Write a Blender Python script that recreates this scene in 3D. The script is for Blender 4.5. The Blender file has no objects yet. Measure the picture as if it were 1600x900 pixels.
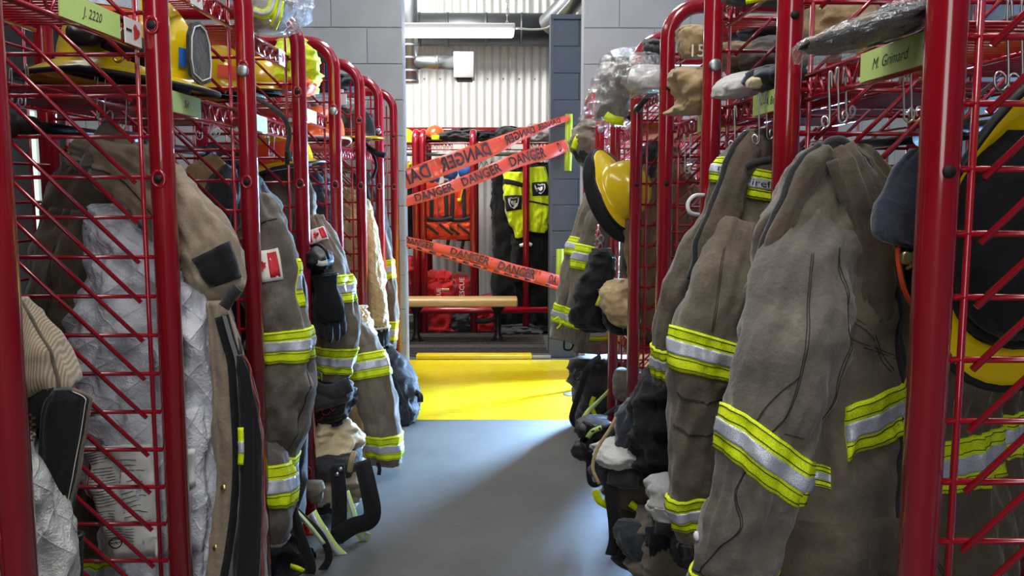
import bpy, math, random
from mathutils import Vector, Matrix, Euler, noise
R = math.radians
random.seed(4)
SC = bpy.context.scene
COL = SC.collection

# ------------------------------------------------------------------ camera
F = 1350.0
CAM = Vector((0, 0, 1.23))
ROT = Euler((R(90 - 6.42), 0, R(-0.68)))
cd = bpy.data.cameras.new('camera'); cam = bpy.data.objects.new('camera', cd)
COL.objects.link(cam); cam.location = CAM; cam.rotation_euler = ROT
cd.sensor_width = 36; cd.lens = F / 1600 * 36; cd.clip_start = .05
SC.camera = cam

# ------------------------------------------------------------------ view, world, lights
SC.view_settings.view_transform = 'Standard'
SC.view_settings.look = 'None'
SC.view_settings.gamma = 1
SC.view_settings.use_curve_mapping = False
SC.view_settings.exposure = 0.0
w = bpy.data.worlds.new('world'); SC.world = w; w.use_nodes = True
w.node_tree.nodes['Background'].inputs[0].default_value = (.55, .62, .72, 1)
w.node_tree.nodes['Background'].inputs[1].default_value = .3
SC.cycles.use_denoising = True
SC.cycles.max_bounces = 6
SC.cycles.transparent_max_bounces = 12
SC.cycles.sample_clamp_indirect = 4

def area(name, loc, rot, sx, sy, power, color):
    l = bpy.data.lights.new(name, 'AREA'); l.shape = 'RECTANGLE'; l.size = sx; l.size_y = sy
    l.energy = power; l.color = color
    o = bpy.data.objects.new(name, l); COL.objects.link(o); o.location = loc; o.rotation_euler = rot
    return o
# added area lights of the gear room: fill behind viewer, unseen ceiling lamps
area('doorway_behind_viewer', (0, -1.45, 1.7), (R(88), 0, R(0)), .9, 2.9, 36, (.95, .98, 1))  # added fill light, tall to draw long highlights down the posts
area('lamp_aisle_near', (0.0, 0.6, 3.4), (R(-8), 0, 0), .5, 2.4, 66, (1, .98, .95))
area('lamp_aisle_middle', (0.0, 4.1, 3.45), (0, 0, 0), .5, 1.8, 50, (1, .99, .97))
area('lamp_left_row', (-2.2, 2.6, 3.4), (0, R(-18), 0), .5, 3.0, 24, (.95, .98, 1))
area('lamp_right_row', (2.2, 3.0, 3.4), (0, R(18), 0), .5, 3.0, 9, (.95, .98, 1))
# strip lamps of the far room
area('lamp_far_room', (-.9, 6.9, 3.5), (R(12), R(-12), 0), 2.0, .6, 165, (1, .99, .97))

# ------------------------------------------------------------------ helpers
RM = ROT.to_matrix()
def at(px, py, d):
    v = RM @ Vector(((px - 800) / F, -(py - 450) / F, -1))
    return CAM + v * (d / v.y)
def m(px, d): return px * d / F

def s2l(c):
    return tuple((x / 12.92 if x <= .04045 else ((x + .055) / 1.055) ** 2.4) for x in [y / 255 for y in c])

def mesh_obj(name, V, Fc, mat, parent=None, uv=None, smooth=True, mats=None, midx=None):
    me = bpy.data.meshes.new(name)
    off = Vector((0, 0, 0))
    p = parent
    while p is not None:
        off = off + p.location; p = p.parent
    me.from_pydata([tuple(Vector(v) - off) for v in V], [], Fc)
    if uv is not None:
        ul = me.uv_layers.new(name='UVMap')
        k = 0
        for f in Fc:
            for vi in f:
                ul.data[k].uv = uv[vi]; k += 1
    for mm in (mats or [mat]): me.materials.append(mm)
    if midx:
        for i, q in enumerate(midx): me.polygons[i].material_index = q
    if smooth:
        me.polygons.foreach_set('use_smooth', [True] * len(Fc))
    me.update()
    o = bpy.data.objects.new(name, me); COL.objects.link(o)
    if parent: o.parent = parent
    return o

def thing(name, label, cat, loc=(0, 0, 0), group=None):
    o = bpy.data.objects.new(name, None); COL.objects.link(o)
    o.empty_display_size = .05
    o.location = loc; o['label'] = label; o['category'] = cat
    if group: o['group'] = group
    return o
def structure(o): o['kind'] = 'structure'; return o
def stuff(o): o['kind'] = 'stuff'; return o
def dup(root, dv, label=None):
    r = root.copy(); COL.objects.link(r); r.location = root.location + Vector(dv)
    if label: r['label'] = label
    for ch in list(root.children):
        c = ch.copy(); COL.objects.link(c); c.parent = r
        for g in list(ch.children):
            d = g.copy(); COL.objects.link(d); d.parent = c
    return r

class MB:
    """collects simple shapes into one mesh"""
    def __init__(s): s.V = []; s.F = []; s.M = []
    def add(s, V, Fc, mi=0):
        n = len(s.V); s.V += [Vector(v) for v in V]; s.F += [tuple(i + n for i in f) for f in Fc]; s.M += [mi] * len(Fc)
        return s
    def box(s, lo, hi, mi=0, mat=None):
        x0, y0, z0 = lo; x1, y1, z1 = hi
        V = [Vector(v) for v in ((x0,y0,z0),(x1,y0,z0),(x1,y1,z0),(x0,y1,z0),(x0,y0,z1),(x1,y0,z1),(x1,y1,z1),(x0,y1,z1))]
        if mat: V = [mat @ v for v in V]
        return s.add(V, [(0,3,2,1),(4,5,6,7),(0,1,5,4),(1,2,6,5),(2,3,7,6),(3,0,4,7)], mi)
    def bbox(s, lo, hi, b, mi=0, mat=None):
        """box with chamfered edges"""
        c = [(lo[i] + hi[i]) / 2 for i in range(3)]; h = [(hi[i] - lo[i]) / 2 for i in range(3)]
        import bmesh
        bm = bmesh.new(); bmesh.ops.create_cube(bm, size=2)
        for v in bm.verts: v.co = Vector((v.co.x * h[0], v.co.y * h[1], v.co.z * h[2]))
        bmesh.ops.bevel(bm, geom=list(bm.edges), offset=b, segments=2, affect='EDGES', profile=.5)
        bm.verts.ensure_lookup_table()
        V = [Vector(c) + v.co for v in bm.verts]
        if mat: V = [mat @ v for v in V]
        Fc = [tuple(v.index for v in f.verts) for f in bm.faces]; bm.free()
        return s.add(V, Fc, mi)
    def tube(s, pts, r, n=8, mi=0, cap=True, closed=False):
        pts = [Vector(p) for p in pts]; N = len(pts)
        rs = r if isinstance(r, (list, tuple)) else [r] * N
        base = len(s.V); prev = None
        for i, p in enumerate(pts):
            if closed: t = pts[(i + 1) % N] - pts[i - 1]
            else: t = pts[min(i + 1, N - 1)] - pts[max(i - 1, 0)]
            if t.length < 1e-9: t = Vector((0, 0, 1))
            t.normalize()
            if prev is None:
                a = Vector((0, 0, 1)) if abs(t.z) < .9 else Vector((1, 0, 0))
                x = t.cross(a).normalized()
            else:
                x = (prev - t * prev.dot(t)).normalized()
            prev = x; y = t.cross(x)
            for k in range(n):
                q = 2 * math.pi * k / n
                s.V.append(p + x * (math.cos(q) * rs[i]) + y * (math.sin(q) * rs[i]))
        for i in range(N if closed else N - 1):
            a = base + i * n; b = base + ((i + 1) % N) * n
            for k in range(n):
                s.F.append((a + k, a + (k + 1) % n, b + (k + 1) % n, b + k)); s.M.append(mi)
        if cap and not closed:
            s.F.append(tuple(base + k for k in reversed(range(n)))); s.M.append(mi)
            s.F.append(tuple(base + (N - 1) * n + k for k in range(n))); s.M.append(mi)
        return s
    def lathe(s, prof, n=20, mat=None, mi=0, sx=1, sy=1):
        base = len(s.V)
        for (r, z) in prof:
            for k in range(n):
                q = 2 * math.pi * k / n
                v = Vector((r * sx * math.cos(q), r * sy * math.sin(q), z))
                s.V.append(mat @ v if mat else v)
        for i in range(len(prof) - 1):
            a = base + i * n; b = a + n
            for k in range(n):
                s.F.append((a + k, a + (k + 1) % n, b + (k + 1) % n, b + k)); s.M.append(mi)
        s.F.append(tuple(base + k for k in reversed(range(n)))); s.M.append(mi)
        s.F.append(tuple(base + (len(prof) - 1) * n + k for k in range(n))); s.M.append(mi)
        return s
    def ribbon(s, pts, wv, th=.002, mi=0):
        """flat strap through pts; wv = width vector(s)"""
        pts = [Vector(p) for p in pts]; N = len(pts); base = len(s.V)
        for i, p in enumerate(pts):
            wd = Vector(wv[i]) if isinstance(wv, list) else Vector(wv)
            t = (pts[min(i + 1, N - 1)] - pts[max(i - 1, 0)]).normalized()
            nn = t.cross(wd)
            nn = nn.normalized() * th if nn.length > 1e-9 else Vector((0, th, 0))
            s.V += [p - wd / 2 - nn / 2, p + wd / 2 - nn / 2, p + wd / 2 + nn / 2, p - wd / 2 + nn / 2]
        for i in range(N - 1):
            a = base + i * 4; b = a + 4
            for k in range(4):
                s.F.append((a + k, a + (k + 1) % 4, b + (k + 1) % 4, b + k)); s.M.append(mi)
        s.F.append((base + 3, base + 2, base + 1, base)); s.M.append(mi)
        e = base + (N - 1) * 4; s.F.append((e, e + 1, e + 2, e + 3)); s.M.append(mi)
        return s
    def build(s, name, mat, parent=None, smooth=True, mats=None):
        return mesh_obj(name, s.V, s.F, mat, parent, smooth=smooth, mats=mats, midx=s.M if mats else None)

def cr(P, t):
    """Catmull-Rom through list of Vectors/floats"""
    n = len(P); i = max(0, min(n - 2, int(math.floor(t)))); f = t - i
    p1, p2 = P[i], P[i + 1]
    p0 = P[i - 1] if i > 0 else p1 * 2 - p2
    p3 = P[i + 2] if i + 2 < n else p2 * 2 - p1
    return (p1 * 2 + (p2 - p0) * f + (p0 * 2 - p1 * 5 + p2 * 4 - p3) * f * f + (p1 * 3 - p0 - p2 * 3 + p3) * f ** 3) * .5
def smooth_path(pts, k=6):
    pts = [Vector(p) for p in pts]
    return [cr(pts, i / k) for i in range((len(pts) - 1) * k + 1)]

class Loft:
    """cloth-like closed tube: rings of centre, half-axes A (picture right) and B (towards camera)"""
    vs = .45; cr = .8; zmin = .004
    def __init__(s, C, A, B, e=2.3, fold=.006, fu=1.6, fv=.5, seed=0, ys=None):
        s.C, s.A, s.B, s.e = C, A, B, e
        s.fold, s.fu, s.fv, s.seed, s.ys = fold, fu, fv, seed, ys
        s.n = len(C)
        s.L = sum((C[i + 1] - C[i]).length for i in range(s.n - 1))
        s.W = max(a.length for a in A)
    def P(s, u, v, off=0):
        C, A, B = cr(s.C, v), cr(s.A, v), cr(s.B, v)
        q = 2 * math.pi * u; c, sn = math.cos(q), math.sin(q); k = 2 / s.e
        x = math.copysign(abs(c) ** k, c); y = math.copysign(abs(sn) ** k, sn)
        la, lb = max(A.length, 1e-5), max(B.length, 1e-5)
        nn = A * (c / la * lb) + B * (sn / lb * la)
        if nn.length > 1e-9: nn.normalize()
        vm = v / (s.n - 1) * s.L * 10
        f1 = noise.noise(Vector((c * s.fu + s.seed * 3.7, sn * s.fu * .6, vm * s.fv * .35 + s.seed * 1.3)))
        f2 = noise.noise(Vector((c * s.fu * 2.6 - s.seed, sn * s.fu * 1.4, vm * s.fv + s.seed * 2.1)))
        f3 = noise.noise(Vector((c * s.fu * 2 + vm * .9, sn * s.fu * 2 - vm * .5, vm * s.fv * 2.3 - s.seed)))
        p = C + A * x + B * y
        g1 = 1 - 2.2 * abs(noise.noise(Vector((p.x * 13, p.y * 13, p.z * 13 * s.vs + s.seed))))
        g3 = noise.noise(Vector((p.x * 70, p.y * 70 + 5, p.z * 70 * s.vs + s.seed)))
        g2 = 1 - 2.2 * abs(noise.noise(Vector((p.x * 30 + 9, p.y * 30, p.z * 30 * s.vs - s.seed))))
        d = s.fold * (f1 * .9 + (1 - abs(f2) * 2.4) * .45 + f3 * .3 + (g1 * .7 + g2 * .4 + g3 * .15) * s.cr)
        p = p + nn * (d + off)
        if p.z < s.zmin: p.z = s.zmin + .0005 * max(0, off)
        return p
    def v_of_y(s, y):
        ys = s.ys
        for i in range(len(ys) - 1):
            if y <= ys[i + 1]: return i + (y - ys[i]) / (ys[i + 1] - ys[i])
        return len(ys) - 1
    def mesh(s, name, mat, parent, nu=56, nv=None, cap=True, v0=0, v1=None):
        v1 = s.n - 1 if v1 is None else v1
        nv = nv or max(12, int((v1 - v0) * 9))
        V, U, Fc = [], [], []
        for j in range(nv + 1):
            v = v0 + (v1 - v0) * j / nv
            for i in range(nu + 1):
                V.append(s.P((i % nu) / nu, v)); U.append((i / nu * s.W * 5, v / (s.n - 1) * s.L))
        for j in range(nv):
            for i in range(nu):
                a = j * (nu + 1) + i
                Fc.append((a, a + nu + 1, a + nu + 2, a + 1))
        if cap:
            for j in (0, nv):
                c = len(V); V.append(sum((V[j * (nu + 1) + i] for i in range(nu)), Vector()) / nu); U.append((0, 0))
                for i in range(nu):
                    a = j * (nu + 1) + i
                    Fc.append((c, a, a + 1) if j == 0 else (c, a + 1, a))
        return mesh_obj(name, V, Fc, mat, parent, U)
    def patch(s, name, u0, u1, v0, v1, mat, parent, off=.004, nu=14, nv=6, tilt=0, vf=None):
        """raised panel on the surface; tilt slants v with u; closes its edges down into the cloth"""
        full = abs(u1 - u0) >= .999
        V, U, Fc = [], [], []
        rows = [(-.006, 0)] + [(off, j / nv) for j in range(nv + 1)] + [(-.006, 1)]
        for (o, t) in rows:
            for i in range(nu + 1):
                a = i / nu; edge = (not full) and i in (0, nu)
                u = u0 + (u1 - u0) * a
                v = v0 + (v1 - v0) * t + tilt * math.cos(2 * math.pi * u)
                if vf: v = vf(a, t)
                V.append(s.P(u, max(0, min(s.n - 1, v)), o if not edge or o < 0 else o)); U.append(((u0 + (u1 - u0) * a) * s.W * 5, (v0 + (v1 - v0) * t) / (s.n - 1) * s.L))
        if not full:  # side walls
            pass
        for j in range(len(rows) - 1):
            for i in range(nu):
                a = j * (nu + 1) + i
                Fc.append((a, a + nu + 1, a + nu + 2, a + 1))
        if not full:
            for i, sg in ((0, 1), (nu, -1)):
                b = len(V)
                for j in range(len(rows)):
                    a = i / nu; u = u0 + (u1 - u0) * a; t = rows[j][1]
                    v = v0 + (v1 - v0) * t + tilt * math.cos(2 * math.pi * u)
                    if vf: v = vf(a, t)
                    V.append(s.P(u, max(0, min(s.n - 1, v)), -.006)); U.append((u * s.W * 5, (v0 + (v1 - v0) * t) / (s.n - 1) * s.L))
                for j in range(len(rows) - 1):
                    p, q = j * (nu + 1) + i, (j + 1) * (nu + 1) + i
                    Fc.append((b + j, b + j + 1, q, p) if sg > 0 else (p, q, b + j + 1, b + j))
        return mesh_obj(name, V, Fc, mat, parent, U)
    def band(s, v0, v1, parent, u0=0, u1=1, tilt=0, off=.005, nu=56, stitch=True, name='reflective_band'):
        b = s.patch(name, u0, u1, v0, v1, M['hivis'], parent, off, nu, 10, tilt)
        e = (u1 - u0) * .002
        s.patch('silver_strip', u0 + e, u1 - e, v0 + (v1 - v0) * .34, v0 + (v1 - v0) * .66, M['reflect'], b, off + .0022, nu, 6, tilt)
        if stitch:
            mb = MB()
            for t in (.07, .27, .73, .93):
                mb.tube([s.P(u0 + (u1 - u0) * i / nu, v0 + (v1 - v0) * t + tilt * math.cos(2 * math.pi * (u0 + (u1 - u0) * i / nu)), off + .0006) for i in range(nu + 1)], .0009, 4)
            stuff(mb.build('stitching', M['thread'], b))
        return b
    def line(s, mb, uv, off=.0008, r=.0012, k=8):
        r = r * .62
        pts = [Vector((a, b, 0)) for a, b in uv]
        P = smooth_path(pts, k) if len(pts) > 2 else [pts[0].lerp(pts[1], i / (k * 2)) for i in range(k * 2 + 1)]
        mb.tube([s.P(p.x, p.y, off) for p in P], r, 4)
    def seams(s, parent, lines, gap=.012, mat=None, r=.0013):
        """double rows of stitching along (u, v) lines, joined in one part"""
        mb = MB()
        for uv in lines:
            s.line(mb, uv, r=r)
            s.line(mb, [(a + gap * .5, b + gap * 2.2) for a, b in uv], r=r)
        return stuff(mb.build('stitching', mat or M['thread'], parent))

def rows(R_, e=2.3, fold=.006, fu=1.6, fv=.5, seed=0, yaw=0):
    """loft from picture rows (y, x_left, x_right, depth, half thickness)"""
    C, A, B, ys = [], [], [], []
    cy, sy = math.cos(R(yaw)), math.sin(R(yaw))
    for (y, xl, xr, d, t) in R_:
        a, b = at(xl, y, d), at(xr, y, d)
        C.append((a + b) / 2); h = (b - a).length / 2
        A.append(Vector((h * cy, h * sy, 0))); B.append(Vector((t * sy, -t * cy, 0))); ys.append(y)
    return Loft(C, A, B, e, fold * 1.75, fu, fv, seed, ys)
def arm(R_, e=2.1, fold=.005, fu=1.3, fv=.8, seed=0, flat=.75):
    """sleeve-like loft along a path of (x, y, depth, radius in px)"""
    C = [at(x, y, d) for (x, y, d, r) in R_]; A, B, ys = [], [], []
    for i, (x, y, d, r) in enumerate(R_):
        t = (C[min(i + 1, len(C) - 1)] - C[max(i - 1, 0)]).normalized()
        a = t.cross(Vector((0, -1, 0)))
        if a.length < .2: a = Vector((1, 0, 0))
        a.normalize()
        if a.x < 0: a = -a
        b = a.cross(t).normalized()
        if b.y > 0: b = -b
        rr = m(r, d); A.append(a * rr); B.append(b * rr * flat); ys.append(y)
    return Loft(C, A, B, e, fold * 1.85, fu, fv, seed, ys)

def text_mesh(txt, size=1.0, mirror=False, res=2, bold=0, shear=0):
    cu = bpy.data.curves.new('t', 'FONT'); cu.body = txt; cu.size = size; cu.resolution_u = res; cu.offset = bold; cu.shear = shear
    cu.align_x = 'CENTER'; cu.align_y = 'CENTER'
    ob = bpy.data.objects.new('t', cu); COL.objects.link(ob)
    dg = bpy.context.evaluated_depsgraph_get()
    me = bpy.data.meshes.new_from_object(ob.evaluated_get(dg))
    V = [v.co.copy() for v in me.vertices]; Fc = [tuple(p.vertices) for p in me.polygons]
    bpy.data.objects.remove(ob); bpy.data.curves.remove(cu); bpy.data.meshes.remove(me)
    if mirror:
        V = [Vector((-v.x, v.y, 0)) for v in V]; Fc = [tuple(reversed(f)) for f in Fc]
    return V, Fc
def text_on(name, txt, size, fn, mat, parent, mirror=False, bold=0, shear=0):
    """letters mapped by fn(x, y) -> point; x runs along, y up"""
    V, Fc = text_mesh(txt, size, mirror, 2, bold, shear)
    P = [fn(v.x, v.y) for v in V]
    return mesh_obj(name, P, Fc, mat, parent, smooth=False)
def text_flat(name, txt, size, o, ex, ey, mat, parent, mirror=False, shear=0):
    o, ex, ey = Vector(o), Vector(ex).normalized(), Vector(ey).normalized()
    return text_on(name, txt, size, lambda x, y: o + ex * x + ey * y, mat, parent, mirror, 0, shear)

# ------------------------------------------------------------------ materials
M = {}
def mat_new(name):
    mt = bpy.data.materials.new(name); mt.use_nodes = True
    nt = mt.node_tree; return mt, nt, nt.nodes['Principled BSDF'], nt.nodes, nt.links
def setp(b, **k):
    names = dict(rough='Roughness', metal='Metallic', coat='Coat Weight', coatr='Coat Roughness', sheen='Sheen Weight', spec='Specular IOR Level',
                 trans='Transmission Weight', ior='IOR', alpha='Alpha')
    for a, v in k.items(): b.inputs[names[a]].default_value = v
def mapping(nt, kind='Object', scale=(1, 1, 1), rot=(0, 0, 0)):
    tc = nt.nodes.new('ShaderNodeTexCoord'); mp = nt.nodes.new('ShaderNodeMapping')
    mp.inputs['Scale'].default_value = scale; mp.inputs['Rotation'].default_value = rot
    nt.links.new(tc.outputs[kind], mp.inputs['Vector']); return mp.outputs[0]
def noise_tex(nt, vec, scale, detail=4, rough=.55):
    n = nt.nodes.new('ShaderNodeTexNoise'); n.inputs['Scale'].default_value = scale
    n.inputs['Detail'].default_value = detail; n.inputs['Roughness'].default_value = rough
    nt.links.new(vec, n.inputs['Vector']); return n.outputs['Fac']
def ramp(nt, fac, stops):
    r = nt.nodes.new('ShaderNodeValToRGB'); nt.links.new(fac, r.inputs[0]); e = r.color_ramp.elements
    e[0].position, e[0].color = stops[0][0], (*stops[0][1], 1)
    e[1].position, e[1].color = stops[-1][0], (*stops[-1][1], 1)
    for p, c in stops[1:-1]:
        q = e.new(p); q.color = (*c, 1)
    return r.outputs[0]
def bump(nt, b, h, dist=.001, strength=.5, chain=None):
    n = nt.nodes.new('ShaderNodeBump'); n.inputs['Distance'].default_value = dist; n.inputs['Strength'].default_value = strength
    nt.links.new(h, n.inputs['Height'])
    if chain: nt.links.new(chain, n.inputs['Normal'])
    nt.links.new(n.outputs[0], b.inputs['Normal']); return n.outputs[0]
def plain(key, rgb, rough=.5, metal=0, **k):
    mt, nt, b, N, L = mat_new(key)
    b.inputs['Base Color'].default_value = (*s2l(rgb), 1); setp(b, rough=rough, metal=metal, **k); M[key] = mt; return mt
def fabric(key, rgb, var=.22, wear=None, rough=.9, weave=900, sheen=.25, bs=.5, ws=9):
    mt, nt, b, N, L = mat_new(key)
    c = s2l(rgb); v = mapping(nt)
    n1 = noise_tex(nt, v, ws, 5, .6)
    lo = tuple(x * (1 - var) for x in c); hi = tuple(min(1, x * (1 + var)) for x in (wear or c))
    col = ramp(nt, n1, [(.3, lo), (.55, c), (.75, hi)])
    n2 = noise_tex(nt, v, 160, 2, .6)
    mx = N.new('ShaderNodeMix'); mx.data_type = 'RGBA'; mx.blend_type = 'MULTIPLY'; mx.inputs[0].default_value = .35
    g = ramp(nt, n2, [(.3, (.6, .6, .6)), (.7, (1.15, 1.15, 1.15))])
    L.new(col, mx.inputs[6]); L.new(g, mx.inputs[7]); L.new(mx.outputs[2], b.inputs['Base Color'])
    setp(b, rough=rough, sheen=sheen, spec=.2)
    c1 = bump(nt, b, noise_tex(nt, v, 28, 4, .6), .012, bs)
    bump(nt, b, noise_tex(nt, v, weave, 1, .5), .0012, .5, c1)
    M[key] = mt; return mt

def paint_red():
    mt, nt, b, N, L = mat_new('red_paint')
    v = mapping(nt)
    L.new(ramp(nt, noise_tex(nt, v, 5, 3), [(.3, s2l((138, 9, 25))), (.7, s2l((156, 14, 32)))]), b.inputs['Base Color'])
    setp(b, rough=.2, coat=.7, coatr=.05)
    bump(nt, b, noise_tex(nt, v, 260, 1), .0006, .12)
    M['red'] = mt
paint_red()
plain('red_dark', (96, 12, 22), .4)
plain('hole', (8, 4, 5), .8)
plain('steel', (190, 190, 188), .28, 1)
plain('brass', (196, 176, 110), .3, 1)
plain('galv', (160, 164, 166), .38, .9)
plain('duct_dark', (96, 100, 102), .45, .7)
plain('black_metal', (22, 22, 24), .35, .3)
plain('black_rubber', (20, 20, 22), .55)
plain('black_plastic', (16, 16, 18), .35)
plain('thread', (34, 29, 25), .9)
plain('white_thread', (205, 203, 195), .9)
plain('white_plastic', (222, 222, 220), .4)
plain('white_label', (222, 221, 214), .6)
plain('lime_label', (188, 216, 118), .6)
plain('lime_tape', (200, 222, 66), .5)
plain('ink', (24, 22, 24), .7)
plain('ink_red', (190, 40, 36), .7)
plain('flag_red', (188, 30, 40), .7)
plain('flag_white', (224, 220, 212), .7)
plain('helmet_yellow', (226, 190, 8), .22, coat=.5)
plain('helmet_orange', (226, 92, 30), .3, coat=.4)
plain('orange_bright', (238, 84, 30), .55)
plain('float_blue', (44, 104, 190), .45)
plain('white_gray', (200, 200, 198), .7)
plain('rubber_hose', (28, 28, 30), .42)
plain('pfd_black', (28, 28, 30), .8)

fabric('taupe', (106, 95, 81), .26, s2l((118, 107, 93)))
fabric('taupe_dark', (92, 80, 66), .26, s2l((104, 92, 78)))
fabric('taupe_gray', (100, 92, 83), .22, s2l((122, 114, 104)))
fabric('taupe_light', (142, 126, 106), .2, s2l((158, 142, 120)))
fabric('tan', (176, 150, 108), .22, s2l((196, 172, 130)))
fabric('tan_brown', (120, 96, 66), .3, s2l((144, 116, 80)))
fabric('cream', (206, 190, 152), .15, s2l((220, 206, 170)))
fabric('black_cloth', (24, 24, 27), .3, rough=.85, sheen=.1)
fabric('charcoal', (48, 47, 48), .25, rough=.85)
fabric('navy', (44, 49, 62), .2, sheen=.4)
fabric('blue_black', (38, 44, 54), .25, rough=.6)
fabric('gray_cloth', (158, 156, 154), .16)
fabric('white_cloth', (200, 198, 194), .12)
fabric('red_bag', (190, 26, 30), .22, rough=.65)
fabric('orange_pfd', (232, 72, 30), .18, rough=.65)
fabric('vis_yellow', (214, 232, 20), .12, rough=.7)
fabric('leather', (46, 42, 38), .3, rough=.5)
fabric('velcro', (20, 20, 23), .2, rough=1, weave=500)

def hivis():
    mt, nt, b, N, L = mat_new('hivis')
    v = mapping(nt)
    ch = N.new('ShaderNodeTexVoronoi'); ch.inputs['Scale'].default_value = 420; L.new(v, ch.inputs['Vector'])
    L.new(ramp(nt, ch.outputs['Distance'], [(.25, s2l((232, 246, 14))), (.75, s2l((196, 214, 12)))]), b.inputs['Base Color'])
    setp(b, rough=.6, spec=.3); bump(nt, b, ch.outputs['Distance'], .0008, .4); M['hivis'] = mt
hivis()
def reflect():
    mt, nt, b, N, L = mat_new('reflect')
    v = mapping(nt)
    ch = N.new('ShaderNodeTexVoronoi'); ch.inputs['Scale'].default_value = 520; L.new(v, ch.inputs['Vector'])
    L.new(ramp(nt, ch.outputs['Distance'], [(.2, s2l((206, 210, 220))), (.8, s2l((166, 170, 182)))]), b.inputs['Base Color'])
    setp(b, rough=.38, metal=.25); bump(nt, b, ch.outputs['Distance'], .0008, .4); M['reflect'] = mt
reflect()
def quilt(key, rgb, rough, metal, cells, sheen=0):
    """quilted lining: diamond stitching from the cloth's own UV"""
    mt, nt, b, N, L = mat_new(key)
    uv = mapping(nt, 'UV', (cells, cells, cells))
    sx = N.new('ShaderNodeSeparateXYZ'); L.new(uv, sx.inputs[0])
    def mth(op, a, c=None):
        n = N.new('ShaderNodeMath'); n.operation = op
        for i, q in enumerate([a, c]):
            if q is None: continue
            if isinstance(q, (int, float)): n.inputs[i].default_value = q
            else: L.new(q, n.inputs[i])
        return n.outputs[0]
    p = mth('ADD', sx.outputs[0], mth('MULTIPLY', sx.outputs[1], .8)); q = mth('SUBTRACT', sx.outputs[0], mth('MULTIPLY', sx.outputs[1], .8))
    f = lambda a: mth('ABSOLUTE', mth('SINE', mth('MULTIPLY', a, math.pi)))
    h = mth('MULTIPLY', mth('POWER', f(p), .25), mth('POWER', f(q), .25))
    v = mapping(nt)
    cr_ = noise_tex(nt, v, 30, 6, .7)
    hs = mth('ADD', h, mth('MULTIPLY', cr_, 2.2))
    c = s2l(rgb)
    L.new(ramp(nt, noise_tex(nt, v, 12, 4), [(.3, tuple(x * .82 for x in c)), (.7, c)]), b.inputs['Base Color'])
    setp(b, rough=rough, metal=metal, sheen=sheen)
    bump(nt, b, hs, .007, .8); M[key] = mt
quilt('silver_quilt', (216, 218, 226), .4, .2, 13)
quilt('white_quilt', (206, 206, 202), .45, .25, 14)
quilt('tan_quilt', (206, 176, 122), .8, 0, 26, .3)

def ribbed_tan():
    mt, nt, b, N, L = mat_new('ribbed_tan')
    v = mapping(nt)
    wv = N.new('ShaderNodeTexWave'); wv.inputs['Scale'].default_value = 90; L.new(v, wv.inputs['Vector']); wv.bands_direction = 'X'
    L.new(ramp(nt, wv.outputs['Fac'], [(.1, s2l((128, 112, 90))), (.9, s2l((166, 148, 122)))]), b.inputs['Base Color'])
    setp(b, rough=.95, sheen=.3); c1 = bump(nt, b, noise_tex(nt, v, 18, 3), .01, .5); bump(nt, b, wv.outputs['Fac'], .0015, .5, c1)
    M['ribbed_tan'] = mt
ribbed_tan()
def clear_plastic():
    mt, nt, b, N, L = mat_new('clear_plastic')
    tr = N.new('ShaderNodeBsdfTransparent'); gl = N.new('ShaderNodeBsdfGlossy'); gl.inputs['Roughness'].default_value = .1
    df = N.new('ShaderNodeBsdfDiffuse'); df.inputs[0].default_value = (.75, .75, .73, 1)
    v = mapping(nt); n = noise_tex(nt, v, 26, 5, .65)
    bp = N.new('ShaderNodeBump'); bp.inputs['Distance'].default_value = .02; bp.inputs['Strength'].default_value = .9
    L.new(n, bp.inputs['Height']); L.new(bp.outputs[0], gl.inputs['Normal'])
    lw = N.new('ShaderNodeLayerWeight'); lw.inputs[0].default_value = .35; L.new(bp.outputs[0], lw.inputs['Normal'])
    m1 = N.new('ShaderNodeMixShader'); m1.inputs[0].default_value = .08; L.new(tr.outputs[0], m1.inputs[1]); L.new(df.outputs[0], m1.inputs[2])
    m2 = N.new('ShaderNodeMixShader'); mf = N.new('ShaderNodeMath'); mf.operation = 'MULTIPLY'; mf.inputs[1].default_value = .5; L.new(lw.outputs['Facing'], mf.inputs[0]); L.new(mf.outputs[0], m2.inputs[0]); L.new(m1.outputs[0], m2.inputs[1]); L.new(gl.outputs[0], m2.inputs[2])
    L.new(m2.outputs[0], N['Material Output'].inputs[0]); M['clear_plastic'] = mt
clear_plastic()
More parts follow.
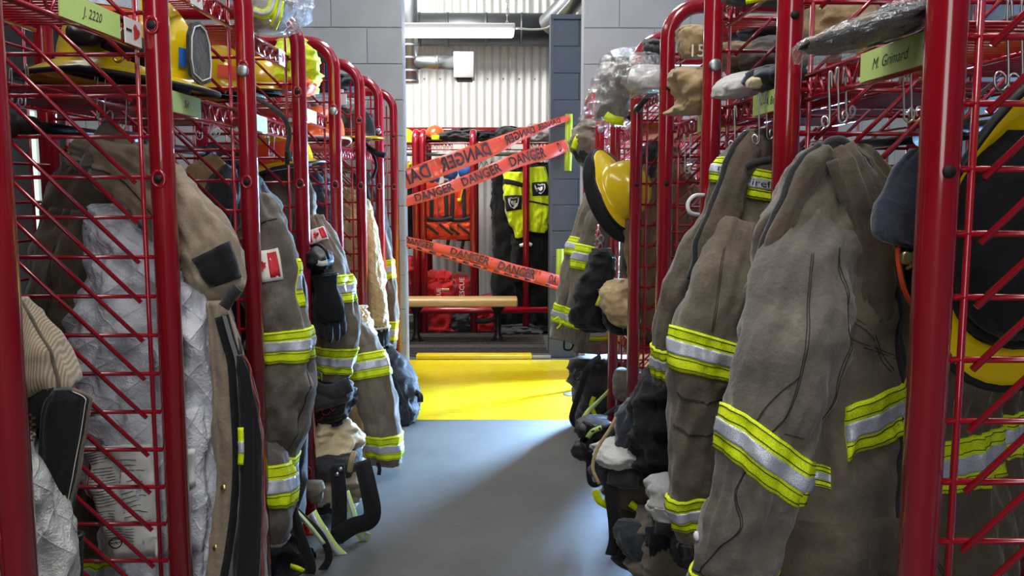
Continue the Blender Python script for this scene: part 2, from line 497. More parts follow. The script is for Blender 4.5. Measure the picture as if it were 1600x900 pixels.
def concrete():
    mt, nt, b, N, L = mat_new('concrete')
    v = mapping(nt); vs = mapping(nt, 'Object', (1.2, 4, 1))
    n1 = noise_tex(nt, v, 1.6, 6, .6); n2 = noise_tex(nt, vs, 14, 6, .7)
    c = ramp(nt, n1, [(.3, s2l((66, 67, 65))), (.7, s2l((88, 88, 85)))])
    g = ramp(nt, n2, [(.28, (.58, .58, .58)), (.5, (1, 1, 1)), (.75, (1.3, 1.3, 1.3))])
    mx = N.new('ShaderNodeMix'); mx.data_type = 'RGBA'; mx.blend_type = 'MULTIPLY'; mx.inputs[0].default_value = .8
    L.new(c, mx.inputs[6]); L.new(g, mx.inputs[7])
    vs2 = mapping(nt, 'Object', (.5, 3, 1), (0, 0, .25)); n3 = noise_tex(nt, vs2, 9, 7, .75)
    sc = ramp(nt, n3, [(.66, (0, 0, 0)), (.72, (1, 1, 1))])
    m2 = N.new('ShaderNodeMix'); m2.data_type = 'RGBA'; m2.blend_type = 'MIX'
    ms = N.new('ShaderNodeMath'); ms.operation = 'MULTIPLY'; ms.inputs[1].default_value = .25; L.new(sc, ms.inputs[0]); L.new(ms.outputs[0], m2.inputs[0])
    L.new(mx.outputs[2], m2.inputs[6]); m2.inputs[7].default_value = (.62, .63, .63, 1)
    L.new(m2.outputs[2], b.inputs['Base Color'])
    L.new(ramp(nt, n2, [(.2, (.5,) * 3), (.8, (.7,) * 3)]), b.inputs['Roughness'])
    bump(nt, b, n2, .001, .25); M['concrete'] = mt
concrete()
def yellow_floor():
    mt, nt, b, N, L = mat_new('yellow_floor')
    v = mapping(nt); vs = mapping(nt, 'Object', (1, 3, 1)); n2 = noise_tex(nt, vs, 12, 6, .7)
    c = ramp(nt, n2, [(.28, s2l((196, 168, 16))), (.45, s2l((230, 202, 24))), (.8, s2l((236, 212, 44)))])
    L.new(c, b.inputs['Base Color']); setp(b, rough=.22, coat=.3)
    bump(nt, b, noise_tex(nt, v, 9, 4), .002, .3); M['yellow_floor'] = mt
yellow_floor()
def block(key, rgb, rough):
    mt, nt, b, N, L = mat_new(key)
    v = mapping(nt); c = s2l(rgb)
    L.new(ramp(nt, noise_tex(nt, v, 4, 5), [(.3, tuple(x * .9 for x in c)), (.7, tuple(x * 1.06 for x in c))]), b.inputs['Base Color'])
    setp(b, rough=rough); c1 = bump(nt, b, noise_tex(nt, v, 70, 5, .7), .004, .35); M[key] = mt
block('block_light', (166, 169, 173), .5)
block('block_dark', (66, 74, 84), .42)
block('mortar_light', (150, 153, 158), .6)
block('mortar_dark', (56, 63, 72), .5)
block('wall_dim', (44, 42, 44), .8)
block('ceiling_white', (190, 190, 186), .8)
plain('corrugated', (236, 235, 230), .42)
def wood():
    mt, nt, b, N, L = mat_new('wood')
    v = mapping(nt, 'Object', (1.2, 18, 18)); n = noise_tex(nt, v, 3, 5, .6)
    L.new(ramp(nt, n, [(.3, s2l((198, 160, 104))), (.7, s2l((224, 190, 134)))]), b.inputs['Base Color']); setp(b, rough=.35, coat=.4); M['wood'] = mt
wood()
def mat_rug():
    mt, nt, b, N, L = mat_new('rug'); v = mapping(nt, 'Object', (30, 10, 10)); n = noise_tex(nt, v, 3, 5, .7)
    L.new(ramp(nt, n, [(.3, s2l((30, 29, 28))), (.75, s2l((84, 80, 76)))]), b.inputs['Base Color']); setp(b, rough=.95); M['rug'] = mt
mat_rug()
def tape():
    mt, nt, b, N, L = mat_new('danger_orange')
    b.inputs['Base Color'].default_value = (*s2l((228, 92, 68)), 1); setp(b, rough=.3)
    tl = N.new('ShaderNodeBsdfTranslucent'); tl.inputs[0].default_value = (*s2l((240, 84, 48)), 1)
    mx = N.new('ShaderNodeMixShader'); mx.inputs[0].default_value = .3
    L.new(b.outputs[0], mx.inputs[1]); L.new(tl.outputs[0], mx.inputs[2]); L.new(mx.outputs[0], N['Material Output'].inputs[0]); M['danger_orange'] = mt
tape()
def emit(key, rgb, s):
    mt, nt, b, N, L = mat_new(key); e = N.new('ShaderNodeEmission'); e.inputs[0].default_value = (*rgb, 1); e.inputs[1].default_value = s
    L.new(e.outputs[0], N['Material Output'].inputs[0]); M[key] = mt
emit('tube_glow', (1, .98, .94), 9)
emit('daylight', (.36, .62, 1), 1500)
emit('daylight_door', (.42, .66, 1), 80)
emit('daylight_left', (.8, .95, .85), 1.1)

# ------------------------------------------------------------------ setting
WY = 5.65          # near face of the block wall
structure(MB().box((-2.9, -1.6, -.1), (2.9, 4.56, 0)).build('floor', M['concrete'], smooth=False))
structure(MB().box((-2.9, 4.56, -.1), (2.9, 6.22, 0.002)).build('floor_yellow_walkway', M['yellow_floor'], smooth=False))
structure(MB().box((-2.9, 6.22, -.1), (2.9, 8.95, 0)).build('floor_far_room', M['concrete'], smooth=False))
structure(MB().box((-2.9, -1.6, 3.6), (2.9, 8.95, 3.7)).build('ceiling', M['ceiling_white'], smooth=False))
structure(MB().box((2.8, -1.6, 0), (2.9, 8.95, 3.6)).build('wall_right', M['wall_dim'], smooth=False))
structure(MB().box((-2.9, -1.7, 0), (2.9, -1.6, 3.6)).build('wall_rear', M['wall_dim'], smooth=False))
lw = MB()   # left wall with a window opening
lw.box((-2.9, -1.6, 0), (-2.8, 5.22, 3.6)).box((-2.9, 5.6, 0), (-2.8, 8.95, 3.6)).box((-2.9, 5.22, 0), (-2.8, 5.6, .6)).box((-2.9, 5.22, 1.75), (-2.8, 5.6, 3.6))
structure(lw.build('wall_left', M['wall_dim'], smooth=False))
wn = structure(MB().box((-2.86, 5.24, .62), (-2.85, 5.58, 1.73)).build('window_1', M['daylight_left'], smooth=False))
wf = MB()
for a, b in (((-2.88, 5.22, .6), (-2.82, 5.26, 1.75)), ((-2.88, 5.56, .6), (-2.82, 5.6, 1.75)), ((-2.88, 5.26, .6), (-2.82, 5.56, .64)), ((-2.88, 5.26, 1.71), (-2.82, 5.56, 1.75)), ((-2.88, 5.39, .64), (-2.82, 5.43, 1.71))): wf.box(a, b)
wf.build('window_frame', M['white_plastic'], wn, smooth=False)

def block_wall(name, x0, x1, y0, y1, ztop, ch, bw, mb_, mm, edge, phase, holes=()):
    """core of mortar with every block a part of its own standing proud of the joints"""
    core = MB()
    if holes:
        (a, b, c, d) = holes
        core.box((x0, y0 + .006, 0), (a, y1, ztop)).box((b, y0 + .006, 0), (x1, y1, ztop)).box((a, y0 + .006, 0), (b, y1, c)).box((a, y0 + .006, d), (b, y1, ztop))
    else: core.box((x0 + .004, y0 + .006, 0), (x1 - .004, y1, ztop))
    wl = structure(core.build(name, M[mm], smooth=False))
    cache = {}
    n = int(math.ceil(ztop / ch)); J = .005
    for r in range(n):
        z0, z1 = r * ch + J / 2, min((r + 1) * ch - J / 2, ztop)
        xs = [x0]
        first = bw if (r + phase) % 2 == 0 else bw / 2
        if edge > 0:   # bond measured from x1
            q = x1 - first; ed = [x1]
            while q > x0 + .03: ed.append(q); q -= bw
            ed.append(x0); ed = ed[::-1]
        else:
            q = x0 + first; ed = [x0]
            while q < x1 - .03: ed.append(q); q += bw
            ed.append(x1)
        for a, b in zip(ed, ed[1:]):
            if b - a < .03: continue
            if holes and a < holes[1] - .02 and b > holes[0] + .02 and z0 < holes[3] and z1 > holes[2]: continue
            wd, hh = round(b - a - J, 4), round(z1 - z0, 4)
            if (wd, hh) not in cache:
                o = MB().bbox((0, 0, 0), (wd, y1 - y0 + .004, hh), .004).build('block', M[mb_], wl, smooth=False); cache[(wd, hh)] = o
            else:
                o = cache[(wd, hh)].copy(); COL.objects.link(o)
            o.location = (a + J / 2, y0, z0)
    return wl
block_wall('wall_back_left', -2.8, -.632, WY, WY + .2, 3.6, .226, .452, 'block_light', 'mortar_light', 1, 0)
block_wall('wall_back_right', .527, 2.8, WY, WY + .2, 3.6, .226, .452, 'block_light', 'mortar_light', -1, 1, holes=(.93, 1.33, .3, 1.2))
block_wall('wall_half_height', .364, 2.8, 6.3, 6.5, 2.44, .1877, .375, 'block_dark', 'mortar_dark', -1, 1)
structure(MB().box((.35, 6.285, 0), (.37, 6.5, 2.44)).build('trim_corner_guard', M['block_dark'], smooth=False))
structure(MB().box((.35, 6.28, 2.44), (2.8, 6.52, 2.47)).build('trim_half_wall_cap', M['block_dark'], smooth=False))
# unseen glowing pane added behind the right-hand rack to slant light across the floor
w2 = structure(MB().box((.95, WY + .06, .32), (1.31, WY + .07, 1.18)).build('window_2', M['daylight'], smooth=False))
wf = MB()
for a, b in (((.93, .3), (.96, 1.2)), ((1.30, .3), (1.33, 1.2)), ((.96, .3), (1.30, .33)), ((.96, 1.17), (1.30, 1.2)), ((.96, .74), (1.30, .76))):
    wf.box((a[0], WY + .02, a[1]), (b[0], WY + .1, b[1]))
wf.build('window_frame', M['galv'], w2, smooth=False)  # frame of the added pane, likewise unseen
structure(MB().box((.91, WY + .12, .28), (1.35, WY + .2, 1.22)).build('trim_window_backing', M['mortar_light'], smooth=False))  # added blocker, keeps the pane from lighting the half wall
# unseen glowing panel added at the passage's right end for blue light on jamb
structure(MB().box((2.77, 5.90, .1), (2.785, 6.26, 2.3)).build('door_1', M['daylight_door'], smooth=False))

# corrugated metal wall of the far room
def corrugated(name, x0, x1, y, z0, z1, pitch, amp):
    V, Fc = [], []; n = int((x1 - x0) / pitch * 6)
    for z in (z0, z1):
        for i in range(n + 1):
            q = (i % 6) / 6
            h = (0, .75, 1, 1, .75, 0)[i % 6] * amp
            V.append((x0 + (x1 - x0) * i / n, y - h, z))
    for i in range(n): Fc.append((i, i + 1, n + 2 + i, n + 1 + i))
    return mesh_obj(name, V, Fc, M['corrugated'], None, smooth=True)
structure(MB().box((-2.8, 8.85, 0), (2.8, 8.95, 3.6)).build('wall_far', M['wall_dim'], smooth=False))
cw = structure(corrugated('wall_far_corrugated_sheet', -2.8, 2.8, 8.52, 0, 3.6, .076, .036))
sc_ = MB()
for i in range(16):
    sc_.lathe([(.009, 0), (.009, .006), (.004, .011)], 8, Matrix.Translation((-1.2 + i * .152, 8.49, 2.3)) @ Matrix.Rotation(R(90), 4, 'X'))
stuff(sc_.build('screw_head', M['galv'], cw))

# ------------------------------------------------------------------ the gear racks
H, PR = 1.86, .0255
def wire(mb, a, b, r=.0042, n=6): mb.tube([a, b], r, n)
def bent_frame(sgn, depth, rear=True):
    """front pole bending over at the top to the rear pole; x runs outwards from the aisle"""
    b = .11; P = [Vector((0, 0, 0)), Vector((0, 0, H - b - PR))]
    for i in range(1, 8):
        q = R(90) * i / 8; P.append(Vector((b * (1 - math.cos(q)), 0, H - PR - b + b * math.sin(q))))
    P.append(Vector((b, 0, H - PR))); P.append(Vector((depth - b, 0, H - PR)))
    for i in range(1, 8):
        q = R(90) * i / 8; P.append(Vector((depth - b + b * math.sin(q), 0, H - PR - b + b * math.cos(q))))
    P.append(Vector((depth, 0, H - PR - b))); P.append(Vector((depth, 0, 0)))
    return [Vector((p.x * sgn, p.y, p.z)) for p in P]

def cyl_mesh(name, a, b, r, mat, n=6):
    me_o = MB().tube([a, b], r, n).build(name, mat); me = me_o.data; bpy.data.objects.remove(me_o); return me
def link_mesh(name, me, parent, loc, kind=None):
    o = bpy.data.objects.new(name, me); COL.objects.link(o); o.parent = parent; o.location = loc
    return o
DEP, PITCH = .55, .084
def build_rack(label, sgn, poles, bays, lean=0):
    root = thing('gear_rack', label, 'rack', (poles[0][0], poles[0][1], 0))
    L0 = Vector((poles[0][0], poles[0][1], 0))
    fm = MB().tube(bent_frame(sgn, DEP), PR, 18).build('side_frame', M['red']).data
    bpy.data.objects.remove([o for o in COL.objects if o.data == fm][0])
    x_in, x_out = sgn * .040, sgn * (DEP - .035)
    rod = cyl_mesh('crossbar', (sgn * .02, 0, 0), (sgn * (DEP - .02), 0, 0), .0048, M['red'])
    span = DEP - .05 - .055
    diag = cyl_mesh('diagonal_bar', (sgn * .055, 0, 0), (sgn * (.055 + span), 0, span), .0048, M['red'], 6)
    edge = cyl_mesh('edge_bar', (sgn * .043, 0, .2), (sgn * .043, 0, H - .11), .005, M['red'])
    for k, (x, y) in enumerate(poles):
        fr = link_mesh('side_frame', fm, root, Vector((x, y, 0)) - L0)
        fr.rotation_euler = (0, -lean, 0)
        zs = [.25 + i * PITCH for i in range(18)]
        for z in zs:
            link_mesh('crossbar', rod, fr, (0, 0, z))
        for i in range(-5, 18):
            z0 = .25 + i * PITCH - .012
            if i < 0:    # lower ends cut off by the bottom bar
                s0 = (.25 - z0); a = .055 + s0
                if s0 > span - .03: continue
                me = cyl_mesh('diagonal_bar', (sgn * a, 0, .25), (sgn * (.055 + span), 0, z0 + span), .0048, M['red'])
                link_mesh('diagonal_bar', me, fr, (0, -.0085, 0))
            elif z0 + span > .25 + 17 * PITCH:
                s1 = .25 + 17 * PITCH - z0
                if s1 < .03: continue
                me = cyl_mesh('diagonal_bar', (sgn * .055, 0, z0), (sgn * (.055 + s1), 0, z0 + s1), .0048, M['red'])
                link_mesh('diagonal_bar', me, fr, (0, -.0085, 0))
            else:
                link_mesh('diagonal_bar', diag, fr, (0, -.0085, z0))
        link_mesh('edge_bar', edge, fr, (0, 0, 0))
        # bolt holes with pressed dimples, and the feet
        hb, db = MB(), MB()
        for z in (.23, 1.254, 1.565):
            hb.lathe([(.0085, 0), (.0085, .002)], 12, Matrix.Translation((0, -PR - .0012, z)) @ Matrix.Rotation(R(90), 4, 'X'))
            db.tube([Vector((.0125 * math.cos(q), -PR + .001 , z +   .016 * math.sin(q))) for q in [i * math.pi / 8 for i in range(16)]], .0042, 6, closed=True)
        o = stuff(hb.build('bolt_hole', M['hole'])); o.parent = fr
        if sgn < 0: o = stuff(db.build('dimple', M['red'])); o.parent = fr
        fb = MB()
        for xx in (0, sgn * DEP):
            fb.lathe([(.05, 0), (.05, .008), (.03, .02), (.028, .05)], 16, Matrix.Translation((xx, 0, 0)))
        o = stuff(fb.build('foot', M['red'])); o.parent = fr
        if k % 2 == 0 and k > 0:
            c = MB().lathe([(.0165, 0), (.0165, .004), (.013, .007)], 18, Matrix.Translation((0, -PR - .001, 1.555)) @ Matrix.Rotation(R(90), 4, 'X')).build('plug_cap', M['galv']); c.parent = fr
    # back grid, joined: bars too thin to pick apart
    bg = MB(); (xa, ya), (xb, yb) = poles[0], poles[-1]
    for z in [.2 + i * .1 for i in range(16)]:
        wire(bg, (xa + sgn * (DEP - .01), ya, z), (xb + sgn * (DEP - .01), yb, z), .004, 5)
    nv = int((yb - ya) / .2)
    for i in range(nv):
        t = (i + .5) / nv; x = xa + (xb - xa) * t + sgn * (DEP - .002); y = ya + (yb - ya) * t
        wire(bg, (x, y, .15), (x, y, 1.72), .004, 5)
    stuff(bg.build('back_grid', M['red'], root))
    # top and bottom rails along the row
    for nm, z, off in (('top_rail', H - PR, DEP), ('bottom_rail', .12, DEP)):
        MB().tube([(xa + sgn * off, ya, z), (xb + sgn * off, yb, z)], .016, 10).build(nm, M['red'], root)
    # shelves and hanging rods, bay by bay
    for k, spec in enumerate(bays):
        (x0, y0), (x1, y1) = poles[k], poles[k + 1]
        for (z, lab, tag) in spec['shelves']:
            sh = MB(); n = 22
            for i in range(n):
                t = .04 + .92 * (i + .5) / n; x = x0 + (x1 - x0) * t; y = y0 + (y1 - y0) * t
                wire(sh, (x + sgn * .03, y, z), (x + sgn * (DEP - .03), y, z), .0032, 5)
            for off in (.25, DEP - .03):
                wire(sh, (x0 + sgn * off, y0, z - .006), (x1 + sgn * off, y1, z - .006), .0045, 6)
            so = stuff(sh.build('shelf', M['red'], root))
            rl = MB(); a0, a1 = Vector((x0 + sgn * .03, y0 + .02, z)), Vector((x1 + sgn * .03, y1 - .02, z)); dn = Vector((0, 0, -.045))
            wire(rl, a0, a1, .0055, 6); wire(rl, a0 + dn, a1 + dn, .0055, 6)
            nz = 9
            for i in range(nz):
                p, q = a0.lerp(a1, i / nz), a0.lerp(a1, (i + .5) / nz) + dn; r_ = a0.lerp(a1, (i + 1) / nz)
                wire(rl, p, q, .0032, 5); wire(rl, q, r_, .0032, 5)
            stuff(rl.build('front_rail', M['red'], so))
            fx = -sgn * .0075
            if lab:
                t0, t1, txt = lab
                p, q = a0.lerp(a1, t0), a0.lerp(a1, t1)
                e = (q - p).normalized()
                mb = MB(); mb.ribbon([p + Vector((fx, 0, -.0215)), q + Vector((fx, 0, -.0215))], Vector((0, 0, .046)), .003)
                lo = mb.build('name_label', M['lime_label'], so, smooth=False)
                if txt:
                    ex = e if sgn > 0 else e
                    ctr = (p + q) / 2 + Vector((fx - sgn * .002, 0, -.022))
                    ex = -e if sgn > 0 else e
                    o = text_flat('handwriting', txt, .025, ctr, ex, (0, 0, 1), M['ink'], None, False, .35)
                    for v in o.data.vertices: v.co -= L0
                    o.parent = so; o.location = (0, 0, 0)
            if tag is not None:
                p, q = a0.lerp(a1, tag), a0.lerp(a1, tag + .13)
                mb = MB(); mb.ribbon([p + Vector((fx, 0, -.0215)), q + Vector((fx, 0, -.0215))], Vector((0, 0, .05)), .003)
                o = mb.build('maker_tag', M['white_label'], so, smooth=False)
                c = (p * .35 + q * .65) + Vector((fx - sgn * .002, 0, -.02)); e = (q - p).normalized()
                if sgn > 0: c = (p * .65 + q * .35) + Vector((fx - sgn * .002, 0, -.02))
                V = []
                for i in range(14):
                    q_ = 2 * math.pi * i / 14; rr = .0145 * (1 + .22 * math.cos(3 * q_) + .12 * math.sin(5 * q_))
                    V.append(c + e * (rr * math.cos(q_)) + Vector((0, 0, rr * math.sin(q_))))
                bl = mesh_obj('emblem', V, [tuple(range(14))], M['ink_red'], None, smooth=False)
                for v in bl.data.vertices: v.co -= L0
                bl.parent = so
                ln = MB(); s0 = (p * .8 + q * .2) if sgn < 0 else (p * .2 + q * .8)
                for z_ in (-.02,):
                    ln.ribbon([s0 + Vector((fx - sgn * .002, 0, z_)) - e * .012, s0 + Vector((fx - sgn * .002, 0, z_)) + e * .012], Vector((0, 0, .005)), .0006)
                l2 = ln.build('print_line', M['ink'], None, smooth=False)
                for v in l2.data.vertices: v.co -= L0
                l2.parent = so
        if 'rod' in spec:
            z = spec['rod']; off = .31
            a, b = Vector((x0 + sgn * off, y0 + .02, z)), Vector((x1 + sgn * off, y1 - .02, z))
            ro = MB().tube([a, b], .0125, 12).build('hanging_rod', M['black_metal'], root)
            e = (b - a).normalized(); ec = MB()
            ec.tube([a - e * .015, a + e * .06], .021, 14); ec.tube([b - e * .06, b + e * .015], .021, 14)
            stuff(ec.build('rod_socket', M['black_rubber'], ro))
    return root

LP = [(-.719 + .0072 * k, 1.24 + .6 * k) for k in range(8)]
RP = [(.569 - .0069 * k, 1.128 + .595 * k) for k in range(8)]
LB = [
    dict(shelves=[(1.565, (.42, .82, 'J. 2220'), .86)], rod=1.36),
    dict(shelves=[(1.45, (.16, .5, 'Syl'), None), (1.715, None, .44)], rod=1.37),
    dict(shelves=[(1.452, (.12, .45, ''), None), (1.685, None, .74)], rod=1.36),
    dict(shelves=[(1.53, (.18, .6, ''), None), (.2, None, None)], rod=1.37),
    dict(shelves=[(1.425, None, None)], rod=1.36),
    dict(shelves=[(1.44, None, None), (.2, None, None)], rod=1.36),
    dict(shelves=[], rod=1.36)]
RB = [
    dict(shelves=[(1.45, (.15, .52, 'M. Grimard'), .02)], rod=1.345),
    dict(shelves=[(1.445, (.05, .5, 'A. Bel'), None), (1.70, None, None)], rod=1.34),
    dict(shelves=[(1.445, (.08, .4, 'D. Niss'), None), (1.69, None, None), (.2, None, None)], rod=1.34),
    dict(shelves=[(1.60, (.1, .42, ''), None), (.2, None, None)], rod=1.36),
    dict(shelves=[(1.50, None, None), (.56, None, None), (.2, None, None)], rod=1.36),
    dict(shelves=[(1.50, None, None), (.2, None, None)], rod=1.36),
    dict(shelves=[])]
build_rack('long red tube rack of open gear lockers along the left of the aisle', -1, LP, LB)
build_rack('long red tube rack of open gear lockers along the right of the aisle', 1, RP, RB)

# ------------------------------------------------------------------ builders for gear
def flag_patch(L_, u0, u1, v0, v1, parent):
    """red-white-red flag badge with a maple leaf"""
    p = L_.patch('flag_badge', u0, u1, v0, v1, M['flag_white'], parent, .004, 10, 6)
    du, dv = u1 - u0, v1 - v0
    for a, b in ((.06, .3), (.7, .94)):
        L_.patch('flag_bar', u0 + du * a, u0 + du * b, v0 + dv * .1, v0 + dv * .9, M['flag_red'], p, .0052, 4, 4)
    leaf = [(0, 1), (.16, .62), (.34, .72), (.28, .32), (.55, .52), (.62, .3), (.95, .3), (.8, 0), (.92, -.14), (.45, -.48), (.5, -.62), (.08, -.56), (.06, -1)]
    pts = leaf + [(-x, y) for x, y in leaf[::-1]]
    V = [L_.P(u0 + du * (.5 - x * .17), v0 + dv * (.5 - y * .3), .0064) for x, y in pts]
    c = len(V); V.append(L_.P(u0 + du * .5, v0 + dv * .5, .0064))
    mesh_obj('maple_leaf', V, [(c, i, (i + 1) % c) for i in range(c)], M['flag_red'], p, smooth=False)
    return p

def strap(name, pts, wpx, mat, parent, th=.0025, k=6, wdir=None):
    """webbing through (x, y, depth) points; width seen in the picture plane"""
    P = smooth_path([at(*p) for p in pts], k); W = []
    wm = m(wpx, pts[0][2])
    for i in range(len(P)):
        t = (P[min(i + 1, len(P) - 1)] - P[max(i - 1, 0)]).normalized()
        wv = t.cross(Vector((0, 1, 0)))
        if wdir is not None: wv = Vector(wdir) - t * t.dot(Vector(wdir))
        if wv.length < .15: wv = Vector((0, .6, .8)).cross(t)
        W.append(wv.normalized() * wm)
    for i in range(1, len(W)):
        if W[i].dot(W[i - 1]) < 0: W[i] = -W[i]
    return MB().ribbon(P, W, th).build(name, mat, parent)
def cord(name, pts, r, mat, parent, k=6, n=7):
    return MB().tube(smooth_path([at(*p) for p in pts], k), r, n).build(name, mat, parent)
def wire_hook(x, y0, y1, d, label, sgn=1, gap=10):
    """long bent wire hook hung over the shelf wire, with a curled end"""
    t = thing('wire_hook', label, 'hook', at(x, y0, d), 'long wire hooks under the shelves')
    g = m(gap, d); T = at(x, y0, d); B = at(x, y1, d); s = sgn
    q = [T + Vector((-s * g * .5, 0, -.02)), T + Vector((-s * g * .3, 0, .004)), T + Vector((0, 0, .004)), T + Vector((0, 0, -.02))]
    q += [T.lerp(B, .5), B + Vector((0, 0, g * .8)), B + Vector((s * g * .1, 0, 0)), B + Vector((s * g * .6, 0, -g * .4)), B + Vector((s * g * 1.2, 0, 0)), B + Vector((s * g * 1.35, 0, g * .9)), B + Vector((s * g * .9, 0, g * 1.4)), B + Vector((s * g * .45, -.004, g * .9)), B + Vector((s * g * .5, -.006, g * .2))]
    MB().tube(smooth_path(q, 5), .0018, 6).build('bent_wire', M['steel'], t)
    return t

def helmet(name, label, loc, rot, color, sc=1.0, trim='black_rubber', shield=True, stripes=None, group=None):
    t = thing(name, label, 'helmet', loc, group); Rm = rot.to_4x4() if isinstance(rot, Matrix) else rot.to_matrix().to_4x4()
    T = Matrix.Translation(loc) @ Rm @ Matrix.Scale(sc, 4)
    n = 48
    def brim(q):   # how far the brim reaches, longer behind
        c = math.cos(q); return .030 + .012 * max(0, c) + .062 * max(0, -c) ** 1.5
    def rim_pt(q, f, dz=0):
        rx, ry = .138, .112
        return Vector(((rx + brim(q) * f) * math.cos(q), (ry + .026 * f + .01 * f * abs(math.cos(q))) * math.sin(q), dz - .012 * f - .03 * f * max(0, -math.cos(q))))
    V, Fc = [], []
    prof = [i / 12 for i in range(13)]
    for p in prof:    # dome from the crown down
        ph = p * math.pi / 2
        for k in range(n):
            q = 2 * math.pi * k / n
            ridge = .006 * math.exp(-(math.sin(q) * math.sin(ph) / .09) ** 2) + .003 * max(0, math.cos(4 * q)) * math.sin(ph) * math.cos(ph)
            V.append(Vector((.138 * math.sin(ph) ** .9 * math.cos(q), .112 * math.sin(ph) ** .9 * math.sin(q), .15 * math.cos(ph) ** .85 + ridge)))
    for f, dz in ((.35, .0), (.7, .001), (1.0, .0), (1.0, -.006), (.5, -.006), (0, -.004)):
        for k in range(n): V.append(rim_pt(2 * math.pi * k / n, f, dz))
    for p in reversed(prof):   # inside
        ph = p * math.pi / 2
        for k in range(n):
            q = 2 * math.pi * k / n
            V.append(Vector((.130 * math.sin(ph) * math.cos(q), .104 * math.sin(ph) * math.sin(q), .138 * math.cos(ph) - .004)))
    nr = len(V) // n
    for j in range(nr - 1):
        for k in range(n): Fc.append((j * n + k, (j + 1) * n + k, (j + 1) * n + (k + 1) % n, j * n + (k + 1) % n))
    mesh_obj('shell', [T @ v for v in V], Fc, M[color], t)
    MB().tube([T @ (rim_pt(2 * math.pi * k / 40, 1.0, -.003)) for k in range(40)], .0055 * sc, 8, closed=True).build('edge_trim', M[trim], t)
    # padded liner band and suspension inside the shell
    lin = MB(); base = [Vector((.126 * math.cos(2 * math.pi * k / 36), .1 * math.sin(2 * math.pi * k / 36), 0)) for k in range(36)]
    Vl, Fl = [], []
    for dz, s_ in ((.03, 1.0), (-.022, 1.0), (-.024, .88), (.05, .8)):
        Vl += [T @ Vector((v.x * s_, v.y * s_, dz)) for v in base]
    for j in range(3):
        for k in range(36): Fl.append((j * 36 + k, (j + 1) * 36 + k, (j + 1) * 36 + (k + 1) % 36, j * 36 + (k + 1) % 36))
    mesh_obj('liner', Vl, Fl, M['black_cloth'], t)
    if shield:
        o = [(-.034, 0), (-.04, .03), (-.036, .075), (-.022, .1), (0, .108), (.022, .1), (.036, .075), (.04, .03), (.034, 0), (0, -.012)]
        mb = MB(); Vs = []
        for th in (0, .007):
            for (y, z) in o: Vs.append(T @ Vector((.152 + th - z * .18 , y, z + .006)))
        m_ = len(o); Fs = [tuple(range(m_))[::-1], tuple(range(m_, 2 * m_))] + [(i, (i + 1) % m_, m_ + (i + 1) % m_, m_ + i) for i in range(m_)]
        so = mesh_obj('front_shield', Vs, Fs, M['leather'], t, smooth=False)
        cen = sum(Vs[m_:], Vector()) / m_
        ed = MB().tube([cen + (v - cen) * .86 + (T.to_3x3() @ Vector((.0015, 0, 0))) for v in Vs[m_:]], .0016 * sc, 5, closed=True).build('shield_border', M['white_gray'], so)
    if stripes:
        for (q0, q1, z0, z1, mk) in stripes:
            Vp, Fp = [], []; k_ = 14
            for off in (.0035,):
                for j in range(4):
                    z = z0 + (z1 - z0) * j / 3; ph = math.acos(max(0, min(1, (z / .15) ** (1 / .85)))) if z > 0 else math.pi / 2
                    for i in range(k_ + 1):
                        q = q0 + (q1 - q0) * i / k_
                        Vp.append(T @ Vector(((.138 + off) * math.sin(ph) ** .9 * math.cos(q), (.112 + off) * math.sin(ph) ** .9 * math.sin(q), z + .001)))
            for j in range(3):
                for i in range(k_): Fp.append((j * (k_ + 1) + i, j * (k_ + 1) + i + 1, (j + 1) * (k_ + 1) + i + 1, (j + 1) * (k_ + 1) + i))
            mesh_obj('reflective_sticker', Vp, Fp, M[mk], t)
    return t, T

def lump(name, mat, parent, R_, e=2.2, fold=.012, fu=1.6, fv=1.3, seed=0, nu=44, yaw=0):
    L_ = rows(R_, e, 0, fu, fv, seed, yaw); L_.fold = min(fold * 1.15, .26 * L_.W) if name != 'film' else min(fold * .8, .2 * L_.W); L_.vs = .9; L_.cr = 1.8; o = L_.mesh(name, mat, parent, nu); return L_, o
def glove(label, x, y, d, sc, ang, mat, seed, group):
    """work glove hanging by its cuff, five unequal fingers"""
    t = thing('work_glove', label, 'glove', at(x, y, d), group)
    O = at(x, y, d); Q = Matrix.Rotation(R(ang), 3, 'Y'); rnd = random.Random(seed)
    f = lambda a, b, c: O + Q @ (Vector((a, b, c)) * sc)
    C = [f(0, 0, z) for z in (0, -.05, -.09, -.13, -.165)]
    A = [Q @ Vector((w_ * sc, 0, 0)) for w_ in (.042, .036, .045, .05, .046)]; B = [Vector((0, -w_ * sc, 0)) for w_ in (.022, .018, .022, .022, .016)]
    Loft(C, A, B, 2.4, .004, 1.6, 1, seed).mesh('palm', M[mat], t, 28)
    for i, (xx, ln) in enumerate(((-.034, .07), (-.011, .085), (.012, .08), (.034, .062))):
        P = [f(xx, 0, -.15), f(xx * 1.1, -.008, -.15 - ln * .5), f(xx * 1.12, -.022 - .004 * i, -.15 - ln)]
        MB().tube(smooth_path(P, 4), [.0115 * sc] * 6 + [.0108 * sc, .009 * sc, .005 * sc], 8).build('finger', M[mat], t)
    P = [f(-.04, 0, -.085), f(-.062, -.006, -.12), f(-.064, -.014, -.155)]
    MB().tube(smooth_path(P, 4), [.0125 * sc] * 6 + [.0115 * sc, .009 * sc, .005 * sc], 8).build('thumb', M[mat], t)
    MB().tube([f(.043 * math.cos(q), -.023 * math.sin(q), -.006) for q in [i * math.pi / 10 for i in range(20)]], .004 * sc, 6, closed=True).build('cuff_binding', M['black_rubber'], t)
    return t

